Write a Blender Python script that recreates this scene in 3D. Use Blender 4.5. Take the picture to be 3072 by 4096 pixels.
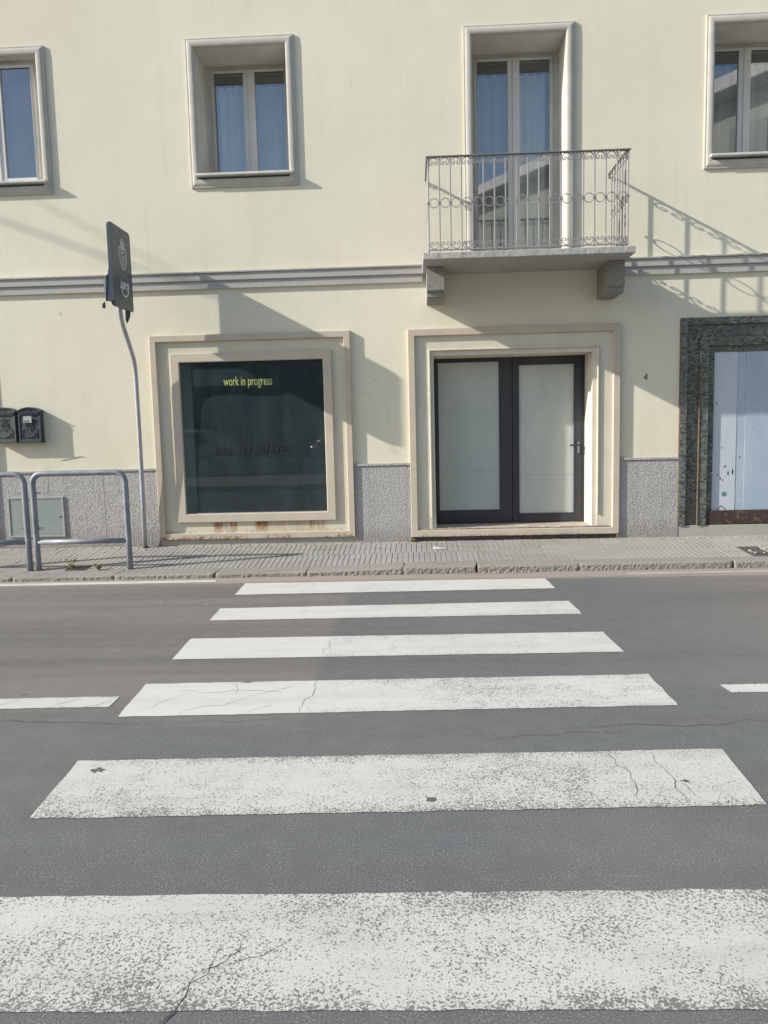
import bpy, bmesh, math, random
from mathutils import Vector, Matrix, noise
random.seed(7)
S = bpy.context.scene
for o in list(bpy.data.objects): bpy.data.objects.remove(o)
COL = S.collection
R = math.radians

# ------------------------------------------------------------------ camera
cd = bpy.data.cameras.new('camera'); cam = bpy.data.objects.new('camera', cd); COL.objects.link(cam)
cr, cu, cw = Vector((.99890935, .03996245, -.02414781)), Vector((.01961503, .1101663, .9937196)), Vector((-.04237174, .99310945, -.10926228))
m = Matrix((cr, cu, -cw)).transposed().to_4x4(); m.translation = Vector((0, -8.73438, 1.44677)); cam.matrix_world = m
cd.sensor_fit = 'VERTICAL'; cd.sensor_height = 36; cd.sensor_width = 27; cd.lens = 27.0356
cd.clip_start = .05; cd.clip_end = 1000
S.camera = cam
# ------------------------------------------------------------------ sky, sun, exposure
SUN = Vector((-3.65, -1.0, 1.98)).normalized()
elev = math.asin(SUN.z)
w = bpy.data.worlds.new('World'); S.world = w; w.use_nodes = True
nt = w.node_tree; nt.nodes.clear()
sky = nt.nodes.new('ShaderNodeTexSky'); sky.sky_type = 'NISHITA'; sky.sun_disc = False
sky.sun_elevation = elev; sky.sun_rotation = math.atan2(SUN.x, SUN.y)
sky.air_density = 1.0; sky.dust_density = 1.2; sky.ozone_density = 1.6; sky.altitude = 10
bg = nt.nodes.new('ShaderNodeBackground'); bg.inputs['Strength'].default_value = .13
wo = nt.nodes.new('ShaderNodeOutputWorld')
nt.links.new(sky.outputs[0], bg.inputs[0]); nt.links.new(bg.outputs[0], wo.inputs[0])
ld = bpy.data.lights.new('sun', 'SUN'); ld.energy = 4.6; ld.angle = R(.53); ld.color = (1, .955, .87)
sun = bpy.data.objects.new('sun', ld); COL.objects.link(sun)
sun.rotation_euler = SUN.to_track_quat('Z', 'Y').to_euler(); sun.location = (-20, -8, 14)
S.view_settings.view_transform = 'Standard'; S.view_settings.look = 'None'
S.view_settings.exposure = .55; S.view_settings.gamma = 1; S.view_settings.use_curve_mapping = False
S.render.engine = 'CYCLES'

# ------------------------------------------------------------------ material helpers
class NT:
    def __init__(s, name):
        s.m = bpy.data.materials.new(name); s.m.use_nodes = True; s.t = s.m.node_tree; s.t.nodes.clear()
        s.out = s.n('OutputMaterial'); s.p = s.n('BsdfPrincipled'); s.l(s.p.outputs[0], s.out.inputs[0])
    def n(s, k, **kw):
        x = s.t.nodes.new('ShaderNode' + k)
        for a, b in kw.items(): setattr(x, a, b)
        return x
    def l(s, a, b): s.t.links.new(a, b)
    def put(s, v, sock):
        if hasattr(v, 'links') or hasattr(v, 'is_linked'): s.l(v, sock)
        else:
            if isinstance(v, (tuple, list)) and len(v) == 3 and sock.type == 'RGBA': v = (*v, 1)
            sock.default_value = v
    def math(s, op, a, b=0., c=0., clamp=False):
        x = s.n('Math', operation=op, use_clamp=clamp)
        for i, v in enumerate((a, b, c)): s.put(v, x.inputs[i])
        return x.outputs[0]
    def mix(s, f, a, b, mode='MIX'):
        x = s.n('MixRGB', blend_type=mode); s.put(f, x.inputs[0]); s.put(a, x.inputs[1]); s.put(b, x.inputs[2]); return x.outputs[0]
    def coords(s, kind='Object', scale=(1, 1, 1), rnd=0.):
        tc = s.n('TexCoord'); mp = s.n('Mapping'); v = tc.outputs[kind] if kind != 'World' else s.n('NewGeometry').outputs['Position']
        if rnd:
            oi = s.n('ObjectInfo'); c = s.n('CombineXYZ'); r_ = s.math('MULTIPLY', oi.outputs['Random'], rnd)
            for i in range(3): s.l(r_, c.inputs[i])
            va = s.n('VectorMath', operation='ADD'); s.l(v, va.inputs[0]); s.l(c.outputs[0], va.inputs[1]); v = va.outputs[0]
        s.l(v, mp.inputs[0]); mp.inputs['Scale'].default_value = scale; return mp.outputs[0]
    def noise(s, vec, scale, detail=4, rough=.55, dist=0.):
        x = s.n('TexNoise'); s.l(vec, x.inputs['Vector'])
        x.inputs['Scale'].default_value = scale; x.inputs['Detail'].default_value = detail; x.inputs['Roughness'].default_value = rough; x.inputs['Distortion'].default_value = dist
        return x.outputs['Fac']
    def voro(s, vec, scale, feat='F1', out='Distance'):
        x = s.n('TexVoronoi', feature=feat); s.l(vec, x.inputs['Vector']); x.inputs['Scale'].default_value = scale; return x.outputs[out]
    def ramp(s, f, a, b, lo=0., hi=1.):
        x = s.n('MapRange'); x.interpolation_type = 'SMOOTHSTEP'; s.put(f, x.inputs[0]); x.inputs[1].default_value = a; x.inputs[2].default_value = b; x.inputs[3].default_value = lo; x.inputs[4].default_value = hi; return x.outputs[0]
    def bump(s, h, dist=.01, strength=1., prev=None):
        x = s.n('Bump'); s.put(h, x.inputs['Height']); x.inputs['Distance'].default_value = dist; x.inputs['Strength'].default_value = strength
        if prev is not None: s.l(prev, x.inputs['Normal'])
        return x.outputs[0]
    def xyz(s, kind='World'):
        g = s.n('NewGeometry').outputs['Position'] if kind == 'World' else s.n('TexCoord').outputs['Object']
        x = s.n('SeparateXYZ'); s.l(g, x.inputs[0]); return x.outputs
    def fin(s, col, rough=.6, normal=None, metal=0., spec=.5, coat=0.):
        s.put(col, s.p.inputs['Base Color']); s.put(rough, s.p.inputs['Roughness']); s.put(metal, s.p.inputs['Metallic'])
        s.p.inputs['Specular IOR Level'].default_value = spec; s.p.inputs['Coat Weight'].default_value = coat; s.p.inputs['Coat Roughness'].default_value = .08
        if normal is not None: s.l(normal, s.p.inputs['Normal'])
        return s.m

def plain(name, c1, c2=None, rough=.6, scale=8, bump=.0015, bscale=120, metal=0., spec=.5, rnd=0., coat=0., var=(.35, .65)):
    a = NT(name); v = a.coords('Object', rnd=rnd); c2 = c2 or tuple(x * .8 for x in c1)
    f = a.ramp(a.noise(v, scale, 6, .6), *var); col = a.mix(f, c1, c2)
    nb = a.bump(a.noise(v, bscale, 3), bump, .6) if bump else None
    rg = a.ramp(a.noise(v, scale * 2.3, 3), .3, .7, rough * .85, min(1, rough * 1.15))
    return a.fin(col, rg, nb, metal, spec, coat)

M = {}
def plaster():
    a = NT('cream_plaster'); v = a.coords('Object'); vs = a.coords('Object', (1, 1, .12))
    c = a.mix(a.ramp(a.noise(v, .5, 5, .6), .35, .65), (.725, .695, .56), (.685, .65, .52))
    c = a.mix(a.ramp(a.noise(vs, 3.2, 6, .65), .5, .8, 0, .30), c, (.585, .545, .41))
    c = a.mix(a.ramp(a.noise(v, 1.3, 6, .7), .55, .8, 0, .35), c, (.56, .53, .42))
    c = a.mix(a.ramp(a.noise(v, 60, 2), .55, .8, 0, .18), c, (.50, .48, .38))
    x = a.xyz()
    st = a.math('MULTIPLY', a.ramp(a.noise(a.coords('Object', (9, 1, .35)), 1., 5, .7), .52, .7), a.ramp(a.noise(v, .7, 3), .4, .65))
    c = a.mix(a.math('MULTIPLY', st, .22), c, (.50, .46, .35))
    peach = a.math('MULTIPLY', a.ramp(x[2], 4.7, 6.4), a.ramp(x[0], -2.6, -5.2))
    c = a.mix(a.math('MULTIPLY', peach, .55), c, (.66, .54, .43))
    low = a.math('MULTIPLY', a.ramp(x[2], 2.2, 1.05), a.ramp(a.noise(v, 2.5, 5), .35, .7))
    c = a.mix(a.math('MULTIPLY', low, .25), c, (.63, .57, .40))
    n1 = a.bump(a.noise(v, 3.2, 3), .008, .4); n2 = a.bump(a.noise(v, 120, 3, .6), .0014, .5, n1)
    return a.fin(c, .92, n2, spec=.25)
M['plaster'] = plaster()
def granite(name, c1, c2, c3, sc=95, bump=.004, foot=0.):
    a = NT(name); v = a.coords('Object', rnd=7.)
    d = a.noise(v, sc, 3, .7); c = a.mix(a.ramp(d, .38, .62), c1, c2)
    c = a.mix(a.ramp(a.noise(v, sc * 1.7, 2, .6), .62, .70, 0, .85), c, c3)
    c = a.mix(a.ramp(a.noise(v, 2.5, 5), .45, .8, 0, .3), c, tuple(x * .62 for x in c1))
    if foot:
        z = a.xyz()[2]; sp_ = a.math('MULTIPLY', a.ramp(a.math('ADD', z, a.math('MULTIPLY', a.noise(v, 7, 4, .65), .35)), .62, .28), foot)
        c = a.mix(sp_, c, (.15, .14, .12))
        c = a.mix(a.ramp(a.noise(a.coords('Object', (8, 1, .4), rnd=7.), 1.2, 5, .65), .5, .75, 0, .3), c, (.2, .19, .175))
    n = a.bump(a.noise(v, sc * .75, 3, .6), bump, .9)
    return a.fin(c, .8, n, spec=.35)
M['granite'] = granite('granite_plinth', (.30, .29, .283), (.46, .45, .435), (.68, .67, .65), 60, .008, .45)
M['kerb'] = granite('kerb_stone', (.22, .205, .185), (.30, .285, .26), (.38, .37, .35), 70, .006)
M['slabstone'] = granite('balcony_stone', (.33, .32, .30), (.42, .41, .385), (.52, .51, .49), 75, .003)
M['bracketstone'] = granite('bracket_stone', (.215, .205, .19), (.27, .26, .24), (.33, .32, .30), 40, .003)
M['courses'] = granite('string_course_stone', (.40, .39, .365), (.46, .45, .42), (.52, .51, .48), 60, .002)
M['basestone'] = granite('base_stone', (.35, .335, .30), (.41, .395, .355), (.48, .46, .42), 50, .003)
M['surround'] = plain('window_surround_render', (.50, .48, .43), (.45, .43, .385), .9, 6, .0025, 90, spec=.25)
M['reveal'] = plain('reveal_render', (.60, .585, .53), (.54, .52, .465), .92, 4, .002, 90, spec=.2)
M['sill'] = plain('sill_stone', (.62, .61, .58), (.53, .52, .49), .7, 12, .0015, 120)
M['white_frame'] = plain('white_window_frame', (.62, .61, .58), (.57, .56, .53), .4, 5, 0)
def portal_paint(name, base, alt, rusty, rcol=((.33, .13, .045), (.16, .085, .05))):
    a = NT(name); v = a.coords('Object'); x = a.xyz('Object')
    c = a.mix(a.ramp(a.noise(v, 5, 5), .35, .68), base, alt)
    c = a.mix(a.ramp(a.noise(v, 70, 2), .6, .8, 0, .25), c, tuple(k * .7 for k in base))
    low = a.ramp(x[2], .33, .2)
    d1 = a.ramp(a.math('ADD', a.noise(v, 3.5, 6, .7), a.math('MULTIPLY', low, .18)), .6, .68)
    chips = a.math('MULTIPLY', a.ramp(a.noise(v, 38, 5, .7), .46, .56), a.ramp(x[2], rusty, rusty - .06))
    f = a.math('MULTIPLY', d1, chips, clamp=True)
    rust = a.mix(a.ramp(a.noise(v, 45, 3), .4, .6), rcol[0], rcol[1])
    c = a.mix(f, c, rust)
    n = a.bump(a.noise(v, 140, 3), .0015, .7); n = a.bump(a.math('SUBTRACT', 1., f), .002, 1, n)
    return a.fin(c, .85, n, spec=.3)
M['beige'] = portal_paint('beige_portal_paint', (.53, .465, .375), (.49, .43, .35), .28)
M['beige_d'] = portal_paint('beige_door_portal_paint', (.53, .465, .375), (.49, .43, .35), .235, ((.10, .075, .055), (.06, .05, .04)))
M['beige_in'] = portal_paint('beige_inner_frame_paint', (.55, .485, .395), (.51, .45, .37), .1)
def rustpanel():
    a = NT('cream_panel_rust_streaked'); v = a.coords('Object'); x = a.xyz('Object'); vs = a.coords('Object', (1, 1, .16))
    c = a.mix(a.ramp(a.noise(v, 4, 5), .35, .7), (.62, .585, .465), (.575, .545, .44))
    def blob(x0, w_, amp):
        d = a.math('ABSOLUTE', a.math('SUBTRACT', x[0], x0)); return a.ramp(d, w_ * 1.5, w_ * .5, 0, amp)
    b = blob(-2.29, .05, 1.)
    for q in ((-2.12, .05, .95), (-2.2, .10, .6), (-1.78, .075, 1.), (-1.2, .04, .8), (-1.10, .05, .7), (-1.5, .3, .4)): b = a.math('MAXIMUM', b, blob(*q))
    top = a.ramp(x[2], .24, .40, .15, 1.)
    st = a.ramp(a.noise(vs, 26, 5, .7), .28, .52)
    f = a.math('MULTIPLY', a.math('MULTIPLY', b, top), a.math('MULTIPLY', st, a.ramp(x[2], .425, .405)), clamp=True)
    rc = a.mix(a.ramp(a.noise(v, 40, 4), .4, .62), (.40, .165, .045), (.17, .075, .035))
    c = a.mix(f, c, rc)
    foot = a.math('MULTIPLY', a.ramp(x[2], .33, .28), a.ramp(a.noise(v, 22, 5, .7), .45, .6))
    c = a.mix(a.math('MULTIPLY', foot, .7), c, (.30, .24, .16))
    return a.fin(c, .88, a.bump(a.noise(v, 90, 3), .002, .6), spec=.25)
M['cream_panel'] = rustpanel()
M['cream'] = plain('cream_door_surround', (.63, .595, .49), (.575, .55, .455), .88, 5, .002, 90, spec=.25)
M['dark_frame'] = plain('dark_door_metal', (.030, .034, .043), (.042, .043, .050), .42, 6, .0006, 60)
M['threshold'] = plain('worn_threshold_wood', (.36, .28, .235), (.50, .46, .40), .8, 9, .003, 60)
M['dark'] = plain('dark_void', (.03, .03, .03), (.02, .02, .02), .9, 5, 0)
M['gap'] = plain('dark_grout', (.09, .085, .08), (.06, .055, .05), .95, 12, .003, 60)
M['iron'] = plain('grey_railing_paint', (.30, .295, .29), (.25, .245, .245), .55, 30, .0006, 200)
M['iron_dark'] = plain('grey_handrail_paint', (.20, .197, .20), (.16, .158, .16), .5, 30, .0006, 200)
M['galv'] = plain('galvanised_steel', (.26, .275, .305), (.19, .205, .24), .5, 9, .0008, 60, metal=.15)
M['galvpole'] = plain('grey_sign_pole', (.42, .425, .44), (.36, .365, .385), .42, 6, .0006, 60, metal=.3)
M['cabinet'] = plain('grey_green_cabinet_paint', (.27, .31, .295), (.245, .285, .275), .5, 3, .0005, 40)
M['cabinet_edge'] = plain('cabinet_frame_metal', (.36, .37, .355), (.30, .31, .30), .5, 8, .0005, 40)
M['chrome'] = plain('polished_lock_metal', (.7, .7, .7), (.6, .6, .6), .18, 9, 0, metal=1.)
M['mail_a'] = plain('grey_mailbox_iron', (.105, .118, .108), (.07, .08, .075), .5, 14, .001, 80)  # lighter, greyer tone for the left mailbox
M['mail_b'] = plain('dark_slate_mailbox_iron', (.048, .062, .075), (.034, .045, .058), .5, 14, .001, 80)
M['paper'] = plain('white_paper', (.78, .78, .77), (.70, .70, .69), .7, 9, .0004, 60)
M['ink'] = plain('black_ink', (.03, .03, .035), None, .6, 9, 0)
M['sign'] = plain('slate_blue_sign_plastic', (.055, .072, .088), (.046, .062, .078), .42, 4, .0004, 60)
M['print'] = plain('pale_grey_print', (.66, .69, .70), (.56, .59, .60), .5, 12, 0)
M['yellow'] = plain('yellow_green_vinyl', (.46, .51, .19), (.40, .44, .19), .5, 6, 0)
M['vinyl_dark'] = plain('charcoal_vinyl', (.012, .016, .017), None, .6, 6, 0)
M['curtain_or_dark_sheet'] = plain('sheer_curtain', (.78, .79, .78), (.70, .72, .71), .9, 3, 0)
M['teal_jamb'] = plain('pale_teal_jamb', (.80, .90, .85), (.76, .86, .81), .8, 3, 0)
M['room'] = plain('dark_shop_interior', (.028, .034, .034), (.02, .025, .026), .8, 2, 0)
M['leaf'] = plain('weed_leaf', (.13, .17, .05), (.20, .20, .08), .6, 9, 0, rnd=3)
M['litter'] = plain('dry_leaf_litter', (.30, .24, .16), (.50, .45, .36), .8, 40, 0, rnd=5)
M['rubble'] = plain('pale_rubble', (.38, .36, .31), (.29, .275, .235), .85, 20, .003, 50, rnd=5)

def glass(name, tint, refl, dust, dustcol=(.6, .62, .6), rough=.0):
    a = NT(name); a.t.nodes.remove(a.p)
    tr = a.n('BsdfTransparent'); tr.inputs[0].default_value = (*tint, 1)
    gl = a.n('BsdfGlossy'); gl.inputs[0].default_value = (.95, .97, 1, 1); gl.inputs['Roughness'].default_value = rough
    v = a.coords('Object'); gl_n = a.bump(a.noise(v, 1.1, 1), .0007, .4); a.l(gl_n, gl.inputs['Normal'])
    df = a.n('BsdfDiffuse'); df.inputs[0].default_value = (*dustcol, 1)
    fr = a.n('Fresnel'); fr.inputs[0].default_value = 1.5
    fac = a.math('ADD', a.math('MULTIPLY', fr.outputs[0], .9), refl, clamp=True)
    m1 = a.n('MixShader'); a.l(fac, m1.inputs[0]); a.l(tr.outputs[0], m1.inputs[1]); a.l(gl.outputs[0], m1.inputs[2])
    m2 = a.n('MixShader'); dn = a.ramp(a.noise(a.coords('Object', (1, 1, .35)), 5, 5, .65), .3, .8, dust * .75, dust * 1.3)
    a.l(dn, m2.inputs[0]); a.l(m1.outputs[0], m2.inputs[1]); a.l(df.outputs[0], m2.inputs[2]); a.l(m2.outputs[0], a.out.inputs[0])
    return a.m
M['glass_shop'] = glass('teal_shop_glass', (.82, .94, .92), .02, .10, (.28, .38, .40))
M['glass_up'] = glass('upper_window_glass', (.70, .74, .74), .20, .03)
def film():
    a = NT('white_filmed_glass'); v = a.coords('Object'); vs = a.coords('Object', (1, 1, .3))
    c = a.mix(a.ramp(a.noise(vs, 2.2, 5), .35, .7), (.46, .50, .475), (.40, .445, .43))
    c = a.mix(a.ramp(a.noise(v, 9, 6, .7), .55, .8, 0, .25), c, (.54, .56, .53))
    c = a.mix(a.ramp(a.noise(v, 3.2, 3, .5), .5, .7, 0, .4), c, (.52, .55, .50))
    n = a.bump(a.noise(a.coords('Object', (1, 1, .5)), 5, 4, .6), .02, .5)
    return a.fin(c, .5, n, spec=.35, coat=1.)
M['film'] = film()
def board(name, c1, c2, c3):
    a = NT(name); v = a.coords('Object'); vs = a.coords('Object', (2, 2, .6)); x = a.xyz('Object')
    c = a.mix(a.ramp(a.noise(vs, 1.4, 6, .65), .35, .7), c1, c2)
    c = a.mix(a.ramp(a.noise(v, 4, 6, .7), .55, .75, 0, .5), c, c3)
    sp = a.ramp(a.noise(a.coords('Object', (1, 1, .6)), 21, 4, .6), .70, .725)
    c = a.mix(a.math('MULTIPLY', sp, .85), c, (.06, .07, .10))
    return a.fin(c, .42, a.bump(a.noise(v, 60, 3), .0008, .5), spec=.5)
M['board_a'] = board('pale_lavender_board_paint', (.52, .555, .61), (.47, .51, .58), (.56, .58, .62))
M['board_b'] = board('worn_blue_board_paint', (.34, .42, .52), (.42, .49, .56), (.48, .54, .59))
def marble():
    a = NT('green_mottled_marble'); v = a.coords('Object', rnd=9.); vw = a.coords('Object', (1, 1, 2.0), rnd=9.)
    c = a.mix(a.ramp(a.noise(vw, 17, 4, .6, 1.2), .44, .56), (.042, .052, .047), (.155, .17, .155))
    c = a.mix(a.ramp(a.noise(vw, 30, 4, .6, .8), .56, .63, 0, .8), c, (.29, .29, .25))
    c = a.mix(a.ramp(a.noise(v, 5, 3), .5, .72, 0, .7), c, (.12, .105, .07))
    c = a.mix(a.ramp(a.noise(v, 3, 3), .5, .7, 0, .5), c, (.07, .10, .105))
    return a.fin(c, .4, a.bump(a.noise(v, 60, 3), .0012, .5), spec=.45)
M['marble'] = marble()
M['rustbar'] = plain('rust_brown_bottom_rail', (.048, .030, .028), (.17, .12, .08), .7, 18, .003, 50, var=(.55, .7))
M['rustline'] = plain('rusty_joint_strip', (.09, .055, .035), (.15, .11, .07), .7, 30, .002, 60)

def asphalt_nodes(a):
    v = a.coords('World'); vx = a.coords('World', (.10, 1.5, 1)); x = a.xyz()
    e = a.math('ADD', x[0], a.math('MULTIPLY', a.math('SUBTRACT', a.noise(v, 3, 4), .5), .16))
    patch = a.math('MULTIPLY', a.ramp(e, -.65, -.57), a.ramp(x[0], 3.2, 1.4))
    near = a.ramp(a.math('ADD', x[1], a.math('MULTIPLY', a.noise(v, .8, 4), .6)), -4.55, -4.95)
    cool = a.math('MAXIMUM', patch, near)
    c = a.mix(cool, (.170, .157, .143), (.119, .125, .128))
    c = a.mix(a.ramp(a.noise(vx, 1.1, 4, .62), .42, .66, 0, .75), c, (.105, .103, .101))
    c = a.mix(a.ramp(a.noise(v, .6, 3), .45, .7, 0, .35), c, (.175, .165, .155))
    ag = a.noise(v, 165, 3, .62); c = a.mix(a.math('MULTIPLY', a.ramp(ag, .52, .68), a.ramp(a.noise(v, 9, 3), .35, .65, .3, .95)), c, (.30, .30, .29))
    c = a.mix(a.ramp(ag, .45, .30, 0, .8), c, (.05, .05, .052))
    sp = a.noise(a.coords('World', (.55, 1.5, 1)), 6, 3, .5); c = a.mix(a.ramp(sp, .70, .76, 0, .6), c, (.075, .073, .072))
    g = a.math('ADD', x[1], a.math('MULTIPLY', a.noise(v, 5, 4), .09))
    gut = a.math('MULTIPLY', a.ramp(g, -1.58, -1.42), a.ramp(a.noise(a.coords('World', (.6, 2, 1)), 2.5, 5), .2, .45, .55, 1))
    c = a.mix(a.math('MULTIPLY', gut, .85), c, (.33, .285, .245))
    n = a.bump(ag, .0017, .7)
    return c, n, v, x
def asphalt():
    a = NT('asphalt'); c, n, v, x = asphalt_nodes(a)
    return a.fin(c, .88, n, spec=.3)
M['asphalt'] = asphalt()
def paint(name, col, dirt):
    a = NT(name); c, n, v, x = asphalt_nodes(a)
    at = a.n('Attribute', attribute_name='wear'); wv = at.outputs['Fac']
    t = a.noise(v, 125, 4, .66, .2); t = a.math('ADD', a.math('MULTIPLY', t, .8), a.math('MULTIPLY', a.noise(v, 7, 4, .6), .2))
    thr = a.math('SUBTRACT', .735, a.math('MULTIPLY', wv, .26))
    d = a.math('SUBTRACT', t, thr); hole = a.ramp(d, -.012, .022)
    pc = a.mix(a.ramp(a.noise(a.coords('World', (.5, 2, 1)), 3, 6, .65), .4, .75, 0, dirt), col, (.36, .35, .325))
    pc = a.mix(a.ramp(a.noise(v, 150, 3), .5, .8, 0, .25), pc, (.44, .435, .415))
    cc = a.mix(hole, pc, a.mix(.5, c, (.20, .20, .185)))
    nn = a.bump(a.math('SUBTRACT', 1., hole), .0015, .6, n)
    return a.fin(cc, .75, nn, spec=.35)
M['paint'] = paint('white_road_paint', (.545, .54, .515), .35)
M['paint_near'] = paint('aged_cream_road_paint', (.52, .515, .475), .5)
M['paint_old'] = paint('dirty_road_paint', (.42, .40, .365), .8)
def tile_mat(name, c1, c2):
    a = NT(name); v = a.coords('World'); oi = a.n('ObjectInfo')
    c = a.mix(oi.outputs['Random'], c1, c2)
    x = a.xyz(); wl = a.math('MULTIPLY', a.ramp(x[0], .0, 2.4), .5); c = a.mix(wl, c, (.30, .285, .25))
    wt = a.math('MULTIPLY', a.ramp(x[0], -2.4, -3.6), .4); c = a.mix(wt, c, (.36, .32, .27))
    c = a.mix(a.ramp(a.noise(v, 2.2, 6, .65), .42, .72, 0, .55), c, (.235, .225, .205))
    c = a.mix(a.ramp(a.noise(v, 120, 3), .5, .75, 0, .4), c, (.42, .40, .37))
    return a.fin(c, .9, a.bump(a.noise(v, 110, 3), .004, .7), spec=.25)
M['tile'] = tile_mat('scored_cement_tile', (.315, .31, .295), (.27, .265, .25))
M['tile_b'] = tile_mat('buff_border_tile', (.37, .33, .29), (.31, .285, .255))

# ------------------------------------------------------------------ mesh helpers
def obj(name, bm, mat, parent=None, smooth=False, recalc=True):
    me = bpy.data.meshes.new(name)
    if recalc: bmesh.ops.recalc_face_normals(bm, faces=bm.faces)
    bm.to_mesh(me); bm.free()
    if mat is not None: me.materials.append(M[mat] if isinstance(mat, str) else mat)
    if smooth: me.polygons.foreach_set('use_smooth', [True] * len(me.polygons))
    o = bpy.data.objects.new(name, me); COL.objects.link(o)
    if parent: o.parent = parent
    return o
def inst(o, name=None, parent=None, loc=None, rot=None, scale=None):
    c = o.copy(); COL.objects.link(c); c.parent = parent if parent else o.parent
    if name: c.name = name
    if loc is not None: c.location = loc
    if rot is not None: c.rotation_euler = rot
    if scale is not None: c.scale = scale
    return c
def thing(name, label, cat, loc=(0, 0, 0), rz=0, group=None):
    o = bpy.data.objects.new(name, None); COL.objects.link(o); o.location = loc; o.rotation_euler = (0, 0, rz); o.empty_display_size = .1
    o['label'] = label; o['category'] = cat
    if group: o['group'] = group
    return o
def tag(o, label, cat, group=None):
    o['label'] = label; o['category'] = cat
    if group: o['group'] = group
    return o
def struct(o): o['kind'] = 'structure'; return o
def B(): return bmesh.new()
def box(bm, x0, x1, y0, y1, z0, z1, bev=0.):
    vs = [bm.verts.new((x, y, z)) for x in (x0, x1) for y in (y0, y1) for z in (z0, z1)]
    fs = [bm.faces.new([vs[i] for i in q]) for q in ((0, 1, 3, 2), (4, 6, 7, 5), (0, 4, 5, 1), (2, 3, 7, 6), (0, 2, 6, 4), (1, 5, 7, 3))]
    if bev:
        es = list({e for f in fs for e in f.edges}); bmesh.ops.bevel(bm, geom=es, offset=bev, segments=1, affect='EDGES')
    return bm
def ring(bm, x0, x1, z0, z1, prof, wb=None):
    """rectangular frame; prof = [(u inward, y)], closed loop"""
    L = []
    for u, y in prof:
        L.append([bm.verts.new(p) for p in ((x0 + u, y, z0 + u), (x1 - u, y, z0 + u), (x1 - u, y, z1 - u), (x0 + u, y, z1 - u))])
    n = len(L)
    for i in range(n):
        a, b = L[i], L[(i + 1) % n]
        for k in range(4): bm.faces.new((a[k], a[(k + 1) % 4], b[(k + 1) % 4], b[k]))
    return bm
def uring(bm, x0, x1, z0, z1, prof):
    """frame open at the bottom, ends closed"""
    L = [[bm.verts.new(p) for p in ((x0 + u, y, z0), (x0 + u, y, z1 - u), (x1 - u, y, z1 - u), (x1 - u, y, z0))] for u, y in prof]
    for i in range(len(L)):
        a, b = L[i], L[(i + 1) % len(L)]
        for k in range(3): bm.faces.new((a[k], a[k + 1], b[k + 1], b[k]))
    bm.faces.new([l[0] for l in L]); bm.faces.new([l[3] for l in L])
    return bm
def flat_prof(w_, yf, yb, c=.004): return [(0, yb), (0, yf + c), (c, yf), (w_ - c, yf), (w_, yf + c), (w_, yb)]
def tube(bm, pts, r, n=10, cap=True, flat=None):
    pts = [Vector(p) for p in pts]; rings = []; prev = None
    for i, p in enumerate(pts):
        t = (pts[min(i + 1, len(pts) - 1)] - pts[max(i - 1, 0)]).normalized()
        if prev is None: a = t.orthogonal().normalized() if abs(t.z) > .9 or True else None
        else: a = (prev - t * prev.dot(t)).normalized()
        prev = a; b = t.cross(a); rr = r[i] if isinstance(r, (list, tuple)) else r
        rings.append([bm.verts.new(p + a * rr * math.cos(2 * math.pi * k / n) + b * rr * math.sin(2 * math.pi * k / n)) for k in range(n)])
    for i in range(len(rings) - 1):
        for k in range(n): bm.faces.new((rings[i][k], rings[i][(k + 1) % n], rings[i + 1][(k + 1) % n], rings[i + 1][k]))
    if cap: bm.faces.new(rings[0]); bm.faces.new(rings[-1])
    return bm
def strip(bm, pts2, th, d0, d1, axis='xz', closed=False):
    """flat bar following a 2D polyline, th = thickness in plane, d0..d1 = depth range"""
    n = len(pts2); L = []
    for i, p in enumerate(pts2):
        a = pts2[(i - 1) % n] if closed or i else p; b = pts2[(i + 1) % n] if closed or i < n - 1 else p
        t = Vector((b[0] - a[0], b[1] - a[1])).normalized(); nn = Vector((-t.y, t.x)) * th / 2
        q = []
        for sx in (1, -1):
            for d in (d0, d1):
                u, v = p[0] + sx * nn.x, p[1] + sx * nn.y
                q.append(bm.verts.new((u, d, v) if axis == 'xz' else (d, u, v)))
        L.append(q)
    for i in range(n if closed else n - 1):
        a, b = L[i], L[(i + 1) % n]
        for k, j in ((0, 1), (1, 3), (3, 2), (2, 0)): bm.faces.new((a[k], a[j], b[j], b[k]))
    if not closed:
        for q in (L[0], L[-1]): bm.faces.new((q[0], q[1], q[3], q[2]))
    return bm
def text_mesh(body, size, mat, name, parent, ext=.0008, sx=1., bold=0.):
    cu_ = bpy.data.curves.new('t', 'FONT'); cu_.body = body; cu_.size = size; cu_.extrude = ext; cu_.offset = bold; cu_.resolution_u = 4
    t = bpy.data.objects.new('t', cu_); COL.objects.link(t)
    me = bpy.data.meshes.new_from_object(t.evaluated_get(bpy.context.evaluated_depsgraph_get()))
    bpy.data.objects.remove(t); bpy.data.curves.remove(cu_)
    xs = [v.co.x for v in me.vertices]; x0, x1 = min(xs), max(xs)
    for v in me.vertices: v.co.x = (v.co.x - x0) * sx
    me.materials.clear(); me.materials.append(M[mat])
    o = bpy.data.objects.new(name, me); COL.objects.link(o); o.parent = parent
    return o, (x1 - x0) * sx

# ------------------------------------------------------------------ ground: road, markings, kerb, pavement
bm = B(); bmesh.ops.create_grid(bm, x_segments=2, y_segments=2, size=300)
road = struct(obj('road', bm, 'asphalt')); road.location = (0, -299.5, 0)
bm = B(); bmesh.ops.create_grid(bm, x_segments=2, y_segments=2, size=300)
ground = struct(obj('ground', bm, plain('distant_ground', (.20, .19, .16), (.15, .15, .11), .95, .2, 0))); ground.location = (0, 300.5, -.02)

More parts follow.
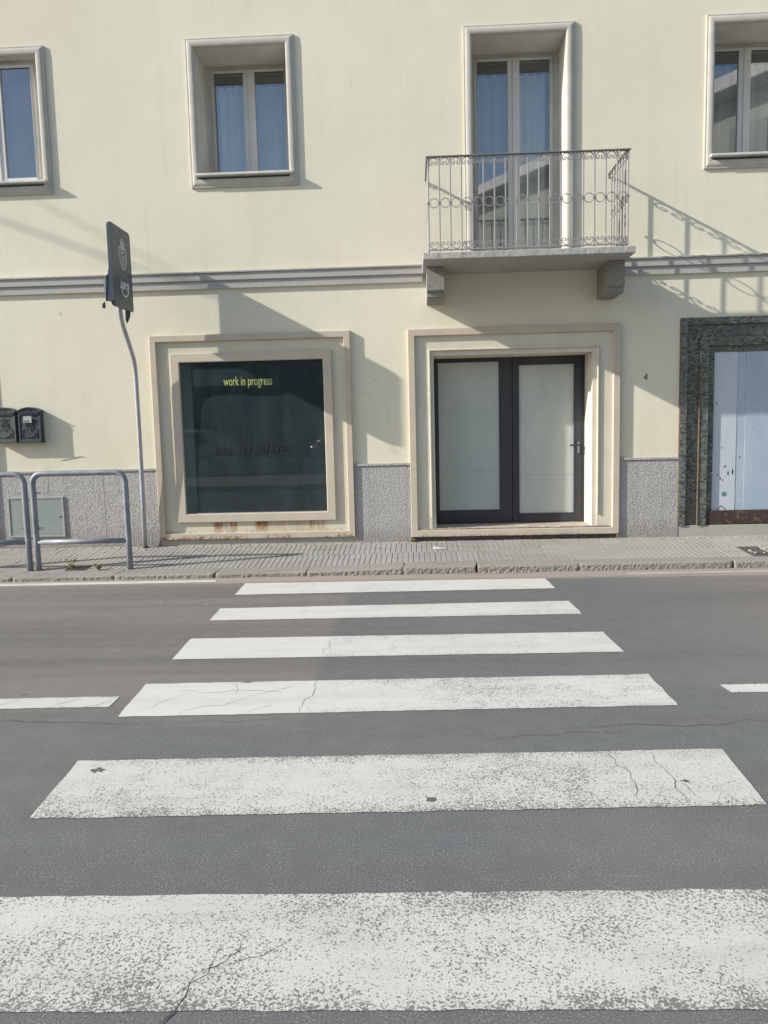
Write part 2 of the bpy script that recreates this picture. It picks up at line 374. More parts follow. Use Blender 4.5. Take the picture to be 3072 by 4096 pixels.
def sheet(name, q, wear, mat='paint', nu=160, nv=12, z=.0025, jit=.006, seed=0):
    """painted quad: q = near-left, near-right, far-right, far-left"""
    me = bpy.data.meshes.new(name); V = []; F = []; Wr = []
    for j in range(nv + 1):
        for i in range(nu + 1):
            u, v = i / nu, j / nv
            a = Vector(q[0]).lerp(Vector(q[1]), u); b = Vector(q[3]).lerp(Vector(q[2]), u); p = a.lerp(b, v)
            e = noise.fractal(Vector((p.x * 9, p.y * 9, seed)), 1., 2., 3) * jit
            if j in (0, nv): p.y += e
            if i in (0, nu): p.x += e
            V.append((p.x, p.y, z)); Wr.append(wear(p.x, p.y, u, v))
    for j in range(nv):
        for i in range(nu):
            k = j * (nu + 1) + i; F.append((k, k + 1, k + nu + 2, k + nu + 1))
    me.from_pydata(V, [], F); at = me.attributes.new('wear', 'FLOAT', 'POINT'); at.data.foreach_set('value', Wr)
    me.materials.append(M[mat]); o = bpy.data.objects.new(name, me); COL.objects.link(o); o.parent = road
    o.matrix_parent_inverse = Matrix.Translation((0, 299.5, 0)); return o
def W(base, edge=.25, patch=0., nearv=0.):
    def f(x, y, u, v):
        n = noise.fractal(Vector((x * 1.1, y * 2.6, base * 10)), 1., 2., 4) * .22
        ed = max(0, 1 - min(v, 1 - v) / .16) * edge
        c = base + n + ed + nearv * max(0, 1 - v / .35)
        if patch and x < -.6 + noise.noise(Vector((y * 6, 2, 0))) * .04: c = patch + n * .5 + ed * .4
        return max(0, min(1, c))
    return f
stripes = [([(-1.72, -6.992), (1.52, -6.943), (1.52, -6.448), (-1.72, -6.512)], W(.66, .14, nearv=.22)),
           ([(-1.494, -6.015), (1.295, -5.926), (1.327, -5.421), (-1.533, -5.505)], W(.60, .22)),
           ([(-1.556, -4.981), (1.317, -4.881), (1.309, -4.39), (-1.586, -4.47)], W(.60, .12, .10)),
           ([(-1.586, -3.998), (1.292, -3.945), (1.275, -3.468), (-1.604, -3.512)], W(.55, .1, .14)),
           ([(-1.61, -2.999), (1.245, -2.95), (1.226, -2.509), (-1.626, -2.605)], W(.52, .1, .2)),
           ([(-1.626, -2.086), (1.209, -2.019), (1.195, -1.568), (-1.646, -1.58)], W(.42, .1, .2))]
slab_ = ['nearest crossing stripe, the most worn, cut by the bottom of the picture', 'second crossing stripe from the bottom, heavily speckled', 'third crossing stripe from the bottom, cracked on its left', 'fourth crossing stripe from the bottom', 'fifth crossing stripe from the bottom', 'farthest crossing stripe, beside the kerb']
for i, (q, wf) in enumerate(stripes):
    o = sheet('crossing_stripe', q, wf, 'paint_near' if i < 2 else 'paint', seed=i * 3.3); o['label'] = slab_[i]
sheet('lane_line', [(-5.2, -4.93), (-1.656, -4.837), (-1.664, -4.676), (-5.2, -4.78)], W(.40, .3), seed=20)['label'] = 'cracked white lane line at the left of the crossing'
sheet('lane_line', [(1.651, -4.708), (5.4, -4.66), (5.4, -4.53), (1.643, -4.577)], W(.5, .3), seed=21)['label'] = 'short white lane line at the right edge'
sheet('edge_line', [(-9, -1.63), (-1.95, -1.50), (-1.98, -1.39), (-9, -1.51)], W(.40, .25), nv=6, seed=22)['label'] = 'thin white edge line along the left kerb'
sheet('edge_line', [(2.0, -1.47), (9, -1.33), (9, -1.22), (2.0, -1.36)], W(.6, .3), 'paint_old', nv=6, seed=23)['label'] = 'faded white edge line along the right kerb'

M['crackfill'] = plain('dark_crack', (.06, .058, .056), None, .95, 9, 0)  # flat dark colour of the road cracks
def crack(x0, y0, x1, y1, wd=.008, steps=26, z=.0034, wob=.05, seed=0, branch=0):
    rnd = random.Random(seed); pts = []
    for i in range(steps + 1):
        t = i / steps; k = math.sin(math.pi * t)
        dx, dy = x1 - x0, y1 - y0; ln = math.hypot(dx, dy)
        nn = noise.fractal(Vector((t * ln * 5, seed * 3.1, 0)), 1., 2., 4) * wob * (k ** .3)
        pts.append((x0 + dx * t - dy / ln * nn, y0 + dy * t + dx / ln * nn))
    bm = B(); L = []
    for i, p in enumerate(pts):
        a, b = pts[max(i - 1, 0)], pts[min(i + 1, steps)]; t = Vector((b[0] - a[0], b[1] - a[1])).normalized()
        ww = wd / 2 * (.35 + .65 * math.sin(math.pi * min(1, max(0, i / steps)))) * rnd.uniform(.5, 1.4)
        L.append((bm.verts.new((p[0] - t.y * ww, p[1] + t.x * ww, z)), bm.verts.new((p[0] + t.y * ww, p[1] - t.x * ww, z))))
    for a, b in zip(L, L[1:]): bm.faces.new((a[0], a[1], b[1], b[0]))
    o = obj('road_crack', bm, 'crackfill', road); o.matrix_parent_inverse = Matrix.Translation((0, 299.5, 0))
CR = [(-.72, -7.25, -.62, -6.86, .011, 1), (-.62, -6.86, -.52, -6.66, .005, 2), (-.60, -6.84, -.38, -6.70, .004, 3), (-.66, -6.95, -.56, -6.7, .004, 33),
      (.86, -5.93, .80, -5.43, .006, 4), (1.03, -5.92, .99, -5.43, .006, 5), (1.02, -5.7, 1.08, -5.9, .005, 6),
      (-1.36, -4.60, -.72, -4.62, .007, 7), (-1.25, -4.95, -.95, -4.72, .006, 8), (-.95, -4.72, -.70, -4.50, .006, 9), (-1.02, -4.66, -1.08, -4.46, .004, 10), (-.9, -4.95, -.78, -4.78, .004, 11), (-1.46, -4.9, -1.3, -4.62, .004, 12),
      (-1.0, -3.78, -.85, -3.55, .004, 13), (-.62, -4.95, -.60, -4.42, .006, 14), (-.63, -3.99, -.62, -3.48, .005, 15),
      (-2.35, -4.86, -2.2, -4.70, .006, 17), (-1.98, -4.85, -1.86, -4.69, .005, 18), (-1.75, -4.83, -1.68, -4.70, .006, 19), (-1.83, -4.82, -1.68, -4.78, .005, 34),
      (-2.6, -5.0, -1.3, -5.08, .008, 20), (-1.3, -5.08, -.6, -5.02, .006, 21), (-1.05, -2.05, -.98, -1.6, .004, 22), (-.9, -2.9, -.88, -2.6, .004, 23), (.05, -2.9, .12, -2.52, .003, 24),
      (-3.2, -2.25, -1.3, -2.2, .006, 25), (.6, -5.18, 1.8, -5.10, .007, 26), (.2, -5.28, 1.0, -5.22, .005, 27), (.42, -4.88, .38, -4.6, .004, 28), (-.2, -3.95, -.15, -3.6, .003, 29)]
for x0, y0, x1, y1, wd, sd in CR: crack(x0, y0, x1, y1, wd * .42, seed=sd)
def spot(x, y, rx, ry, seed=0, mat='crackfill', z=.0038):
    bm = B(); n = 40; vs = []
    for k in range(n):
        t = 2 * math.pi * k / n; rr = 1 + .8 * noise.fractal(Vector((math.cos(t) * 1.9, math.sin(t) * 1.9, seed * 4.7)), 1., 2., 3)
        vs.append(bm.verts.new((x + rx * rr * math.cos(t), y + ry * rr * math.sin(t), z)))
    bm.faces.new(vs); o = obj('tar_spot', bm, mat, road); o.matrix_parent_inverse = Matrix.Translation((0, 299.5, 0)); return o
M['tar'] = plain('dark_tar', (.105, .104, .104), (.085, .085, .085), .85, 60, .003, 80)
for i, (x, y, rx, ry) in enumerate([(-1.40, -5.60, .032, .02), (.035, -5.88, .024, .016), (1.06, -5.73, .013, .011), (-1.0, -4.46, .03, .008)]): spot(x, y, rx, ry, i, 'tar')

def zk(x):
    t = min(1, max(0, (x + 1.2) / 1.4)); t = t * t * (3 - 2 * t); return .046 + .03 * t
def yk(x): return -1.325 + (x + 4.2) * .0158          # kerb front
YB = -1.0                                             # kerb back
def pz(x, y): 
    t = min(1, max(0, (y - YB) / -YB)); return zk(x) * (1 - t) + .142 * t
kerb = struct(thing('kerb', '', '')); del kerb['label'], kerb['category']
KX = [-9, -7.6, -6.5, -5.2, -4.06, -3.03, -2.02, -1.105, -.14, .585, 1.585, 3.075, 4.4, 5.8, 7.3, 9]
for i in range(len(KX) - 1):
    x0, x1 = KX[i] + .006, KX[i + 1] - .006; bm = B(); nx = max(8, int((x1 - x0) / .011)); sd = i * 5.7
    prof = [(0, -.03), (0, .15), (0, .3), (0, .5), (0, .68), (.004, .84), (.014, .95), (.03, 1.), (.09, 1.01), (.16, 1.01), (1, 1.0), (1, -.03)]
    G_ = []
    for k in range(nx + 1):
        x = x0 + (x1 - x0) * k / nx; row = []
        endf = min(1, min(k, nx - k) / 2.)
        for pi, (dy, hz) in enumerate(prof):
            yf = yk(x); y = yf + (dy if dy < 1 else (YB - yf)); z = zk(x) * hz if hz > 0 else -.03
            if 1 <= pi <= 6:
                dn = noise.fractal(Vector((x * 34, z * 40, sd)), 1., 2., 3); y += .0055 * dn * (1 if pi < 5 else .3) + (1 - endf) * .008; z += .0015 * dn
            elif 7 <= pi <= 9: z += .0015 * noise.noise(Vector((x * 7, y * 7, sd))); y += .003 * noise.noise(Vector((x * 16, 3, sd))) + (1 - endf) * .006
            elif pi == 10: z += .002 * noise.noise(Vector((x * 6, 5, sd)))
            row.append(bm.verts.new((x + (.02 * noise.noise(Vector((y * 20, sd, 1))) if k in (0, nx) else 0), y, z)))
        G_.append(row)
    for k in range(nx):
        for j in range(len(prof)):
            bm.faces.new((G_[k][j], G_[k + 1][j], G_[k + 1][(j + 1) % len(prof)], G_[k][(j + 1) % len(prof)]))
    bm.faces.new(G_[0]); bm.faces.new(G_[-1])
    obj('kerb_stone', bm, 'kerb', kerb, smooth=False)

# pavement bed + scored tiles
bm = B(); NX = 90; rows = []
for k in range(NX + 1):
    x = -9 + 18 * k / NX
    rows.append([bm.verts.new((x, y, pz(x, y) - .009)) for y in (YB + .002, -.6, -.3, .02)])
for k in range(NX):
    for j in range(3): bm.faces.new((rows[k][j], rows[k + 1][j], rows[k + 1][j + 1], rows[k][j + 1]))
pav = struct(obj('pavement', bm, 'gap'))
TW = .2255; BD = .098
def tile_bm(wx, wy, nb, g=.0085, dz=.006):
    bm = B(); pr = [(-wx / 2 + .002, -.03), (-wx / 2 + .002, -.002), (-wx / 2 + .005, 0)]
    for k in range(1, nb):
        x = -wx / 2 + wx * k / nb; pr += [(x - g / 2, 0), (x - g / 5, -dz), (x + g / 5, -dz), (x + g / 2, 0)]
    pr += [(wx / 2 - .005, 0), (wx / 2 - .002, -.002), (wx / 2 - .002, -.03)]
    a = [bm.verts.new((x, -wy / 2 + .0006, z)) for x, z in pr]; b = [bm.verts.new((x, wy / 2 - .0006, z)) for x, z in pr]
    for i in range(len(pr) - 1): bm.faces.new((a[i], a[i + 1], b[i + 1], b[i]))
    bm.faces.new(a); bm.faces.new(b); return bm
t0 = obj('paving_tile', tile_bm(TW, TW, 4), 'tile', pav)
b0 = obj('border_tile', tile_bm(.105, BD - .004, 1), 'tile_b', pav)
used = [False, False]; rr = random.Random(3)
def put(o, k, x, y, sag=0.):
    z = pz(x, y); c = o if not used[k] else inst(o); used[k] = True
    c.location = (x, y, z + rr.uniform(-.002, .0015) - sag)
    sl = math.atan2(pz(x, y + .05) - pz(x, y - .05), .1); sx = math.atan2(pz(x + .05, y) - pz(x - .05, y), .1)
    c.rotation_euler = (sl + rr.uniform(-.008, .008), -sx + rr.uniform(-.006, .006), rr.uniform(-.004, .004)); return c
for r_ in range(4):
    y = YB + TW * (r_ + .5) + .002; x = -5.6 + (.031 if r_ > 1 else 0)
    while x < 5.4:
        if not (3.33 < x < 3.62 and r_ in (0, 1)) and not (r_ == 0 and -3.72 < x < -3.5): put(t0, 0, x, y)
        x += TW + .0015
x = -5.2
while x < 5.0: put(b0, 1, x, -.049); x += .1075
# far ends of the same paving, out of view
for xa, xb in ((-9, -5.7), (5.5, 9)):
    bm = B(); vs = [bm.verts.new((x, y, pz(x, y))) for x, y in ((xa, YB + .01), (xb, YB + .01), (xb, 0), (xa, 0))]; bm.faces.new(vs); obj('paving_end', bm, 'tile', pav)

# ------------------------------------------------------------------ the building
bld = thing('shop_building', 'cream plastered two storey building with balcony, shop window and shop door', 'building')
HOLES = [(-2.35, -1.28, 4.17, 5.62), (-5.09, -4.02, 4.17, 5.62), (3.195, 4.265, 4.17, 5.62), (.64, 1.73, 3.13, 5.62),
         (-2.94, -.73, .0, 2.50), (-.03, 2.24, .0, 2.49), (2.96, 5.28, .0, 2.53), (-7.12, -4.92, .0, 2.50)]
HX = (-12., 11.); HZ = (.0, 8.4)
xs = sorted({HX[0], HX[1]} | {h[0] for h in HOLES} | {h[1] for h in HOLES}); zs = sorted({HZ[0], HZ[1]} | {h[2] for h in HOLES} | {h[3] for h in HOLES})
bm = B(); vd = {}
def gv(x, z):
    if (x, z) not in vd: vd[(x, z)] = bm.verts.new((x, 0, z))
    return vd[(x, z)]
for i in range(len(xs) - 1):
    for j in range(len(zs) - 1):
        cx, cz = (xs[i] + xs[i + 1]) / 2, (zs[j] + zs[j + 1]) / 2
        if any(h[0] < cx < h[1] and h[2] < cz < h[3] for h in HOLES): continue
        bm.faces.new((gv(xs[i], zs[j]), gv(xs[i + 1], zs[j]), gv(xs[i + 1], zs[j + 1]), gv(xs[i], zs[j + 1])))
wall = obj('wall', bm, 'plaster', bld)
bm = B(); box(bm, -12, 11, 0, 9, 0, 8.4)
bm.faces.ensure_lookup_table()
for f in list(bm.faces):
    if abs(f.normal.y + 1) < .01 or f.calc_center_median().y < .01: bm.faces.remove(f)
obj('rear_wall', bm, 'plaster', bld)
bm = B(); box(bm, -12.5, 11.5, -.45, 9.4, 8.4, 8.62); obj('roof', bm, plain('roof_tiles', (.35, .18, .11), (.28, .15, .10), .85, 3, .01, 20), bld)
bm = B(); box(bm, -11.9, 10.9, .98, 8.9, 2.95, 3.05); obj('floor_slab', bm, 'dark', bld)
M['chip'] = plain('chipped_plaster', (.25, .23, .19), (.18, .165, .14), .95, 40, .003, 80)
def wallmark(name, pts, mat='chip', y=-.0015):
    bm = B(); bm.faces.new([bm.verts.new((x, y, z)) for x, z in pts]); return obj(name, bm, mat, wall)
wallmark('plaster_chip', [(2.535, 1.935), (2.555, 1.945), (2.565, 1.975), (2.585, 1.96), (2.58, 1.93), (2.59, 1.91), (2.562, 1.90), (2.55, 1.915)])
wallmark('plaster_chip', [(-3.99, 2.83), (-3.982, 2.825), (-3.966, 2.797), (-3.972, 2.792)])
bm = B(); tube(bm, [(-4.085, -.002, 1.156), (-3.98, -.003, 1.175), (-3.874, -.003, 1.196), (-3.83, -.003, 1.196), (-3.804, -.002, 1.184)], .0028, 5); obj('plaster_scratch', bm, 'chip', wall)
for px_, pz_ in ((-.62, 1.83), (-.56, 1.835), (-.52, 1.832), (-.45, 1.99), (-.43, 1.992)):
    wallmark('plaster_chip', [(px_, pz_), (px_ + .018, pz_ - .002), (px_ + .02, pz_ - .007), (px_ + .003, pz_ - .006)])

# string course (two fascias), either side of the balcony
for xa, xb in ((-12, .113), (2.195, 11)):
    bm = B(); pr = [(.02, 3.030), (-.030, 3.030), (-.032, 3.105), (-.026, 3.110), (-.050, 3.118), (-.052, 3.186), (-.047, 3.191), (-.068, 3.197), (-.068, 3.211), (.02, 3.219)]
    a = [bm.verts.new((xa, y, z)) for y, z in pr]; b = [bm.verts.new((xb, y, z)) for y, z in pr]
    for i in range(len(pr)): bm.faces.new((a[i], a[(i + 1) % len(pr)], b[(i + 1) % len(pr)], b[i]))
    bm.faces.new(a); bm.faces.new(b); obj('string_course', bm, 'courses', bld)

# plinth
for xa, xb in ((-12, -7.18), (-4.885, -4.25), (-4.25, -3.6), (-3.6, -2.972), (-.702, -.064), (2.277, 2.936), (5.32, 8), (8, 11)):
    bm = B(); box(bm, xa + .001, xb - .001, -.018, .01, .1, 1.012, .002); obj('plinth_panel', bm, 'granite', bld)
for xa, xb in ((-12, -7.18), (-4.885, -2.972), (-.702, -.064), (2.277, 2.936), (5.32, 11)):
    bm = B(); box(bm, xa + .002, xb - .002, -.030, .01, 1.014, 1.043, .004); obj('plinth_cap', bm, 'granite', bld)

# upper windows
def pane_fold(bm, x0, x1, z0, z1, y):
    n = 70; a = []; b = []
    for i in range(n + 1):
        x = x0 + (x1 - x0) * i / n; yy = y + .018 * math.sin(x * 55 + 1.3 * math.sin(x * 9)) + .01 * math.sin(x * 23)
        a.append(bm.verts.new((x, yy, z0))); b.append(bm.verts.new((x, yy, z1)))
    for i in range(n): bm.faces.new((a[i], a[i + 1], b[i + 1], b[i]))
SUR = [(0, .02), (0, -.020), (.010, -.023), (.018, -.021), (.024, -.027), (.038, -.033), (.055, -.035), (.072, -.034), (.084, -.030), (.09, -.024), (.092, .02)]
def window(xc, zo0, zo1, door=False, label=None, YW=.45, off=0., zb_=.14):
    x0, x1 = xc - .591, xc + .591; xo = xc; xc = xc + off
    fx0, fx1 = xc - .441, xc + .441; zt = zo1 - .135; zb = zo0 + .14 if not door else 3.20
    bm = B(); ring(bm, fx0, fx1, zb, zt, flat_prof(.032, YW, YW + .07)); win = obj('balcony_door' if door else 'window', bm, 'white_frame', bld)
    if label: win['label'] = label
    bm = B()
    if not door: ring(bm, x0, x1, zo0, zo1, SUR)
    else:
        L = [[bm.verts.new(p) for p in ((x0 + u, y, 3.15), (x0 + u, y, zo1 - u), (x1 - u, y, zo1 - u), (x1 - u, y, 3.15))] for u, y in SUR]
        for i in range(len(L)):
            a, b = L[i], L[(i + 1) % len(L)]
            for k in range(3): bm.faces.new((a[k], a[k + 1], b[k + 1], b[k]))
    obj('surround', bm, 'surround', win, smooth=False)
    ix0, ix1, iz1 = x0 + .09, x1 - .09, zo1 - .09; iz0 = zo0 + .10 if not door else 3.12
    bm = B()
    P = lambda x, y, z: bm.verts.new((x, y, z))
    ye = YW + .08
    for q in (((ix0, .02, iz0), (ix0, ye, iz0), (ix0, ye, iz1), (ix0, .02, iz1)), ((ix1, .02, iz0), (ix1, ye, iz0), (ix1, ye, iz1), (ix1, .02, iz1)), ((ix0, .02, iz1), (ix1, .02, iz1), (ix1, ye, iz1), (ix0, ye, iz1)), ((ix0, .02, iz0), (ix1, .02, iz0), (ix1, ye, iz0), (ix0, ye, iz0))):
        bm.faces.new([P(*p) for p in q])
    # jamb filler between frame and reveal
    for q in (((ix0, fx0, iz0, iz1)), ((fx1, ix1, iz0, iz1))): box(bm, q[0], q[1], YW + .02, YW + .06, q[2], q[3])
    box(bm, fx0, fx1, YW + .02, YW + .06, zt, iz1)
    obj('reveal', bm, 'reveal', win)
    if not door:
        bm = B(); box(bm, x0 + .055, x1 - .045, -.085, YW + .07, zo0 + .112, zo0 + .137, .004); obj('sill', bm, 'sill', win)
    else:
        bm = B(); box(bm, x0 + .02, x1 - .02, -.05, .45, 3.15, 3.2, .004); obj('sill', bm, 'sill', win)
    for s in (-1, 1):
        px0, px1 = (xc - .41, xc - .001) if s < 0 else (xc + .001, xc + .41)
        gx0, gx1 = (xc - .407, xc - .066) if s < 0 else (xc + .066, xc + .407)
        bm = B(); z0, z1 = zb + .032, zt - .002
        box(bm, px0, gx0, YW - .012, YW + .05, z0, z1, .003); box(bm, gx1, px1, YW - .012, YW + .05, z0, z1, .003)
        box(bm, gx0, gx1, YW - .011, YW + .05, z0, z0 + .045, .003); box(bm, gx0, gx1, YW - .011, YW + .05, z1 - .03, z1, .003)
        obj('sash', bm, 'white_frame', win)
        bm = B(); a = [bm.verts.new(p) for p in ((gx0, YW + .012, z0 + .045), (gx1, YW + .012, z0 + .045), (gx1, YW + .012, z1 - .03), (gx0, YW + .012, z1 - .03))]; bm.faces.new(a); obj('pane', bm, 'glass_up', win)
    bm = B(); box(bm, xc - .012, xc + .012, YW - .022, YW - .01, zb + .03, zt - .005, .003); obj('meeting_strip', bm, 'white_frame', win)
    bm = B(); pane_fold(bm, xc - .42, xc + .42, zb + .02, zt - .12, YW + .16); obj('curtain_or_dark_sheet', bm, 'curtain_or_dark_sheet' if YW > .2 else 'dark', win, smooth=True)  # no curtain at the shallow window: dark sheet stands in for unlit room
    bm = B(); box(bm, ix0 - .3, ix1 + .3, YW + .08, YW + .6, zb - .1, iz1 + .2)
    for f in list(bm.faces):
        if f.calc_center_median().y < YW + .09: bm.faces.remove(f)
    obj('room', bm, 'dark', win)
    return win
window(-1.815, 4.112, 5.667, label='upper window between the balcony and the left edge')
window(-4.553, 4.112, 5.667, YW=.10, off=-.033, label='upper window cut by the left edge of the picture')
window(3.733, 4.112, 5.667, label='upper window cut by the right edge of the picture')
window(1.182, 3.2, 5.667, door=True, label='tall glazed double door onto the balcony')

# balcony
YS = -.80; YR = -.775
bm = B(); box(bm, .112, 2.215, YS, .03, 3.105, 3.172, .006)
bmesh.ops.subdivide_edges(bm, edges=[e for e in bm.edges if e.calc_length() > 1.5], cuts=60)
for v in bm.verts:
    if v.co.y < YS + .02: v.co.y += .004 * noise.noise(v.co * 17); v.co.z += .003 * noise.noise(v.co * 23)
slab = obj('balcony_slab', bm, 'slabstone', bld)
for x0 in (.155, 2.02):
    bm = B(); pr = [(.02, 3.106), (-.47, 3.106), (-.47, 2.862), (-.455, 2.848), (-.43, 2.842), (-.43, 2.800), (-.40, 2.782), (.02, 2.782)]
    a = [bm.verts.new((x0, y, z)) for y, z in pr]; b = [bm.verts.new((x0 + .178, y, z)) for y, z in pr]
    for i in range(len(pr)): bm.faces.new((a[i], a[(i + 1) % len(pr)], b[(i + 1) % len(pr)], b[i]))
    bm.faces.new(a); bm.faces.new(b); obj('bracket', bm, 'bracketstone', slab)
XL, XR_ = .18, 2.142; NB = 18; SP = (XR_ - XL) / NB; ZT, ZB, ZM = 4.088, 3.205, 3.652
bm = B()
box(bm, XL - .022, XR_ + .022, YR - .022, YR + .02, ZT, ZT + .010, .002)
box(bm, XL - .022, XL + .018, YR + .021, -.02, ZT, ZT + .010, .002); box(bm, XR_ - .018, XR_ + .022, YR + .021, -.02, ZT, ZT + .010, .002)
rail = obj('balcony_railing', bm, 'iron_dark', bld); rail['label'] = 'wrought iron balcony railing with scrolls and rings'
bm = B(); box(bm, XL - .008, XR_ + .008, YR - .008, YR + .008, ZB - .012, ZB, .002); obj('bottom_rail', bm, 'iron', rail)
for xx in (XL, XR_):
    bm = B(); box(bm, xx - .007, xx + .007, YR + .009, .0, ZB - .0125, ZB - .0005, .002); obj('bottom_rail', bm, 'iron', rail)
    bm = B(); tube(bm, [(xx, -.03, ZT + .005), (xx, -.012, ZT + .004), (xx, .0, ZT - .012), (xx, -.012, ZT - .028), (xx, -.026, ZT - .02)], .008, 8); obj('rail_end_curl', bm, 'iron_dark', rail)
def scroll_pts(s=1.):
    p = Vector((0, 0)); h = 0.; out = [(0, 0)]; ds = .0026
    for i in range(90):
        a = i * ds
        k = 1 / .043 if a < .076 else 1 / .0165 if a < .126 else 1 / .009
        if a > .150: break
        h -= k * ds; p += Vector((math.cos(h), math.sin(h))) * ds; out.append((p.x, p.y))
    out = out[::2]
    return [(-x, y) for x, y in reversed(out)] + out[1:]
sp = scroll_pts()
bm = B(); strip(bm, sp, .0072, -.006, .006); scr0 = obj('scroll', bm, 'iron', rail)
bm = B(); strip(bm, [(.0445 * math.cos(2 * math.pi * k / 28), .0445 * math.sin(2 * math.pi * k / 28)) for k in range(28)], .0062, -.006, .006, closed=True); rng0 = obj('ring', bm, 'iron', rail)
bm = B(); box(bm, -.0065, .0065, -.0065, .0065, ZB - .02, ZT, .0015); bal0 = obj('baluster', bm, 'iron', rail)
bm = B(); box(bm, -.016, .016, -.009, .009, -.010, -.003, .001); box(bm, -.016, .016, -.009, .009, .003, .010, .001); col0 = obj('collar', bm, 'iron', rail)
first = [1, 1, 1, 1]
def pi_(k, o, loc, rz=0, fl=1):
    c = o if first[k] else inst(o); first[k] = 0; c.location = loc; c.rotation_euler = (0, 0, rz); c.scale = (1, 1, fl); return c
def bay(x, y, rz):
    pi_(0, scr0, (x, y, ZT - .004), rz); pi_(0, scr0, (x, y, ZB + .004), rz, -1); pi_(1, rng0, (x, y, ZM), rz)
for k in range(NB + 1):
    x = XL + SP * k; pi_(2, bal0, (x, YR, 0)); pi_(3, col0, (x, YR, ZM))
    if k < NB: bay(x + SP / 2, YR, 0)
for xx in (XL, XR_):
    for k in range(1, 7):
        y = YR + .1085 * k; pi_(2, bal0, (xx, y, 0)); pi_(3, col0, (xx, y, ZM), math.pi / 2)
    for k in range(6): bay(xx, YR + .1085 * (k + .5), math.pi / 2)

# shop window with beige double frame
def shop_window(dx, lettering, label):
    X0, X1 = -2.970 + dx, -.704 + dx
    bm = B(); ring(bm, X0, X1, .212, 2.530, flat_prof(.072, -.045, .03, .005)); sw = obj('shop_window', bm, 'beige', bld); sw['label'] = label
    bm = B(); ring(bm, X0 + .06, X1 - .06, .272, 2.47, [(0, .02), (0, -.008), (.175, -.008), (.175, .02)]); obj('recessed_panel', bm, 'cream_panel', sw)
    bm = B(); ring(bm, X0 + .224, X1 - .215, .408, 2.326, flat_prof(.098, -.038, .03, .006)); obj('inner_frame', bm, 'beige_in', sw)
    gx0, gx1, gz0, gz1 = X0 + .315, X1 - .308, .50, 2.234
    bm = B(); a = [bm.verts.new(p) for p in ((gx0, .004, gz0), (gx1, .004, gz0), (gx1, .004, gz1), (gx0, .004, gz1))]; bm.faces.new(a); pane = obj('pane', bm, 'glass_shop', sw)
    bm = B(); box(bm, gx0, gx1, -.004, .012, gz0 + .001, gz0 + .012, .002); obj('glazing_bead', bm, 'cabinet_edge', sw)
    bm = B(); box(bm, X0 + .02, X1 - .02, -.012, .03, .08, .2115, .003); obj('base_stone', bm, 'basestone', sw)
    # display recess behind the pane
    bm = B()
    for q in (((gx0, .03, gz0 - .02), (gx0, .47, gz0 - .02), (gx0, .47, gz1 + .02), (gx0, .03, gz1 + .02)), ((gx1, .03, gz0 - .02), (gx1, .47, gz0 - .02), (gx1, .47, gz1 + .02), (gx1, .03, gz1 + .02))):
        bm.faces.new([bm.verts.new(p) for p in q])
    obj('display_jamb', bm, 'teal_jamb', sw)
    bm = B()
    for z in (gz0 - .02, gz1 + .02): bm.faces.new([bm.verts.new(p) for p in ((gx0, .03, z), (gx1, .03, z), (gx1, .47, z), (gx0, .47, z))])
    obj('display_shelf', bm, 'room', sw)
    bm = B(); box(bm, gx0 - .5, gx1 + .3, .47, 3.4, .15, 2.9)
    for f in list(bm.faces):
        if f.calc_center_median().y < .48: bm.faces.remove(f)
    fx = [gx0 - .5, gx0, gx1, gx1 + .3]; fz = [.15, gz0 - .02, gz1 + .02, 2.9]
    for i in range(3):
        for j in range(3):
            if i == 1 and j == 1: continue
            bm.faces.new([bm.verts.new((x, .475, z)) for x, z in ((fx[i], fz[j]), (fx[i + 1], fz[j]), (fx[i + 1], fz[j + 1]), (fx[i], fz[j + 1]))])
    obj('shop_room', bm, 'room', sw)
    if lettering:
        t, wd = text_mesh('work in progress', .148, 'yellow', 'lettering', sw, sx=.1, bold=.0005)
        k = .553 / wd * .1
        for v in t.data.vertices: v.co.x *= k / .1
        t.rotation_euler = (math.pi / 2, 0, 0); t.location = (-2.154, .001, 1.958)
        t, wd = text_mesh('Info: 339 2074990', .155, 'vinyl_dark', 'lettering', sw, sx=1., bold=.0008)
        for v in t.data.vertices: v.co.x *= .85 / wd
        t.rotation_euler = (math.pi / 2, 0, 0); t.location = (-2.285, .001, 1.178)
    return sw
shop_window(0, True, 'square shop window in a beige stepped frame with yellow lettering')
shop_window(-4.185, False, 'shop window out of view at the left')

# shop door
bm = B(); ring(bm, -.063, 2.276, .194, 2.520, flat_prof(.076, -.045, .03, .005)); sd = obj('shop_door', bm, 'beige_d', bld); sd['label'] = 'recessed double shop door with whitened panes in a beige frame'
bm = B()
for q in ((.008, .178, .27, 2.45), (2.032, 2.206, .27, 2.45), (.178, 2.032, 2.286, 2.45)): box(bm, q[0], q[1], -.008, .03, q[2], q[3])
for q in ((.1785, .222, .27, 2.2865), (1.98, 2.0315, .27, 2.2865), (.222, 1.98, 2.226, 2.2865)): box(bm, q[0], q[1], .004, .03, q[2], q[3])
obj('recessed_panel', bm, 'cream', sd)
bm = B()
box(bm, .166, .182, -.026, -.006, .42, 2.296, .003); box(bm, 2.030, 2.046, -.026, -.006, .42, 2.296, .003); box(bm, .183, 2.029, -.026, -.006, 2.280, 2.296, .003)
obj('raised_bead', bm, 'cream', sd)
bm = B()
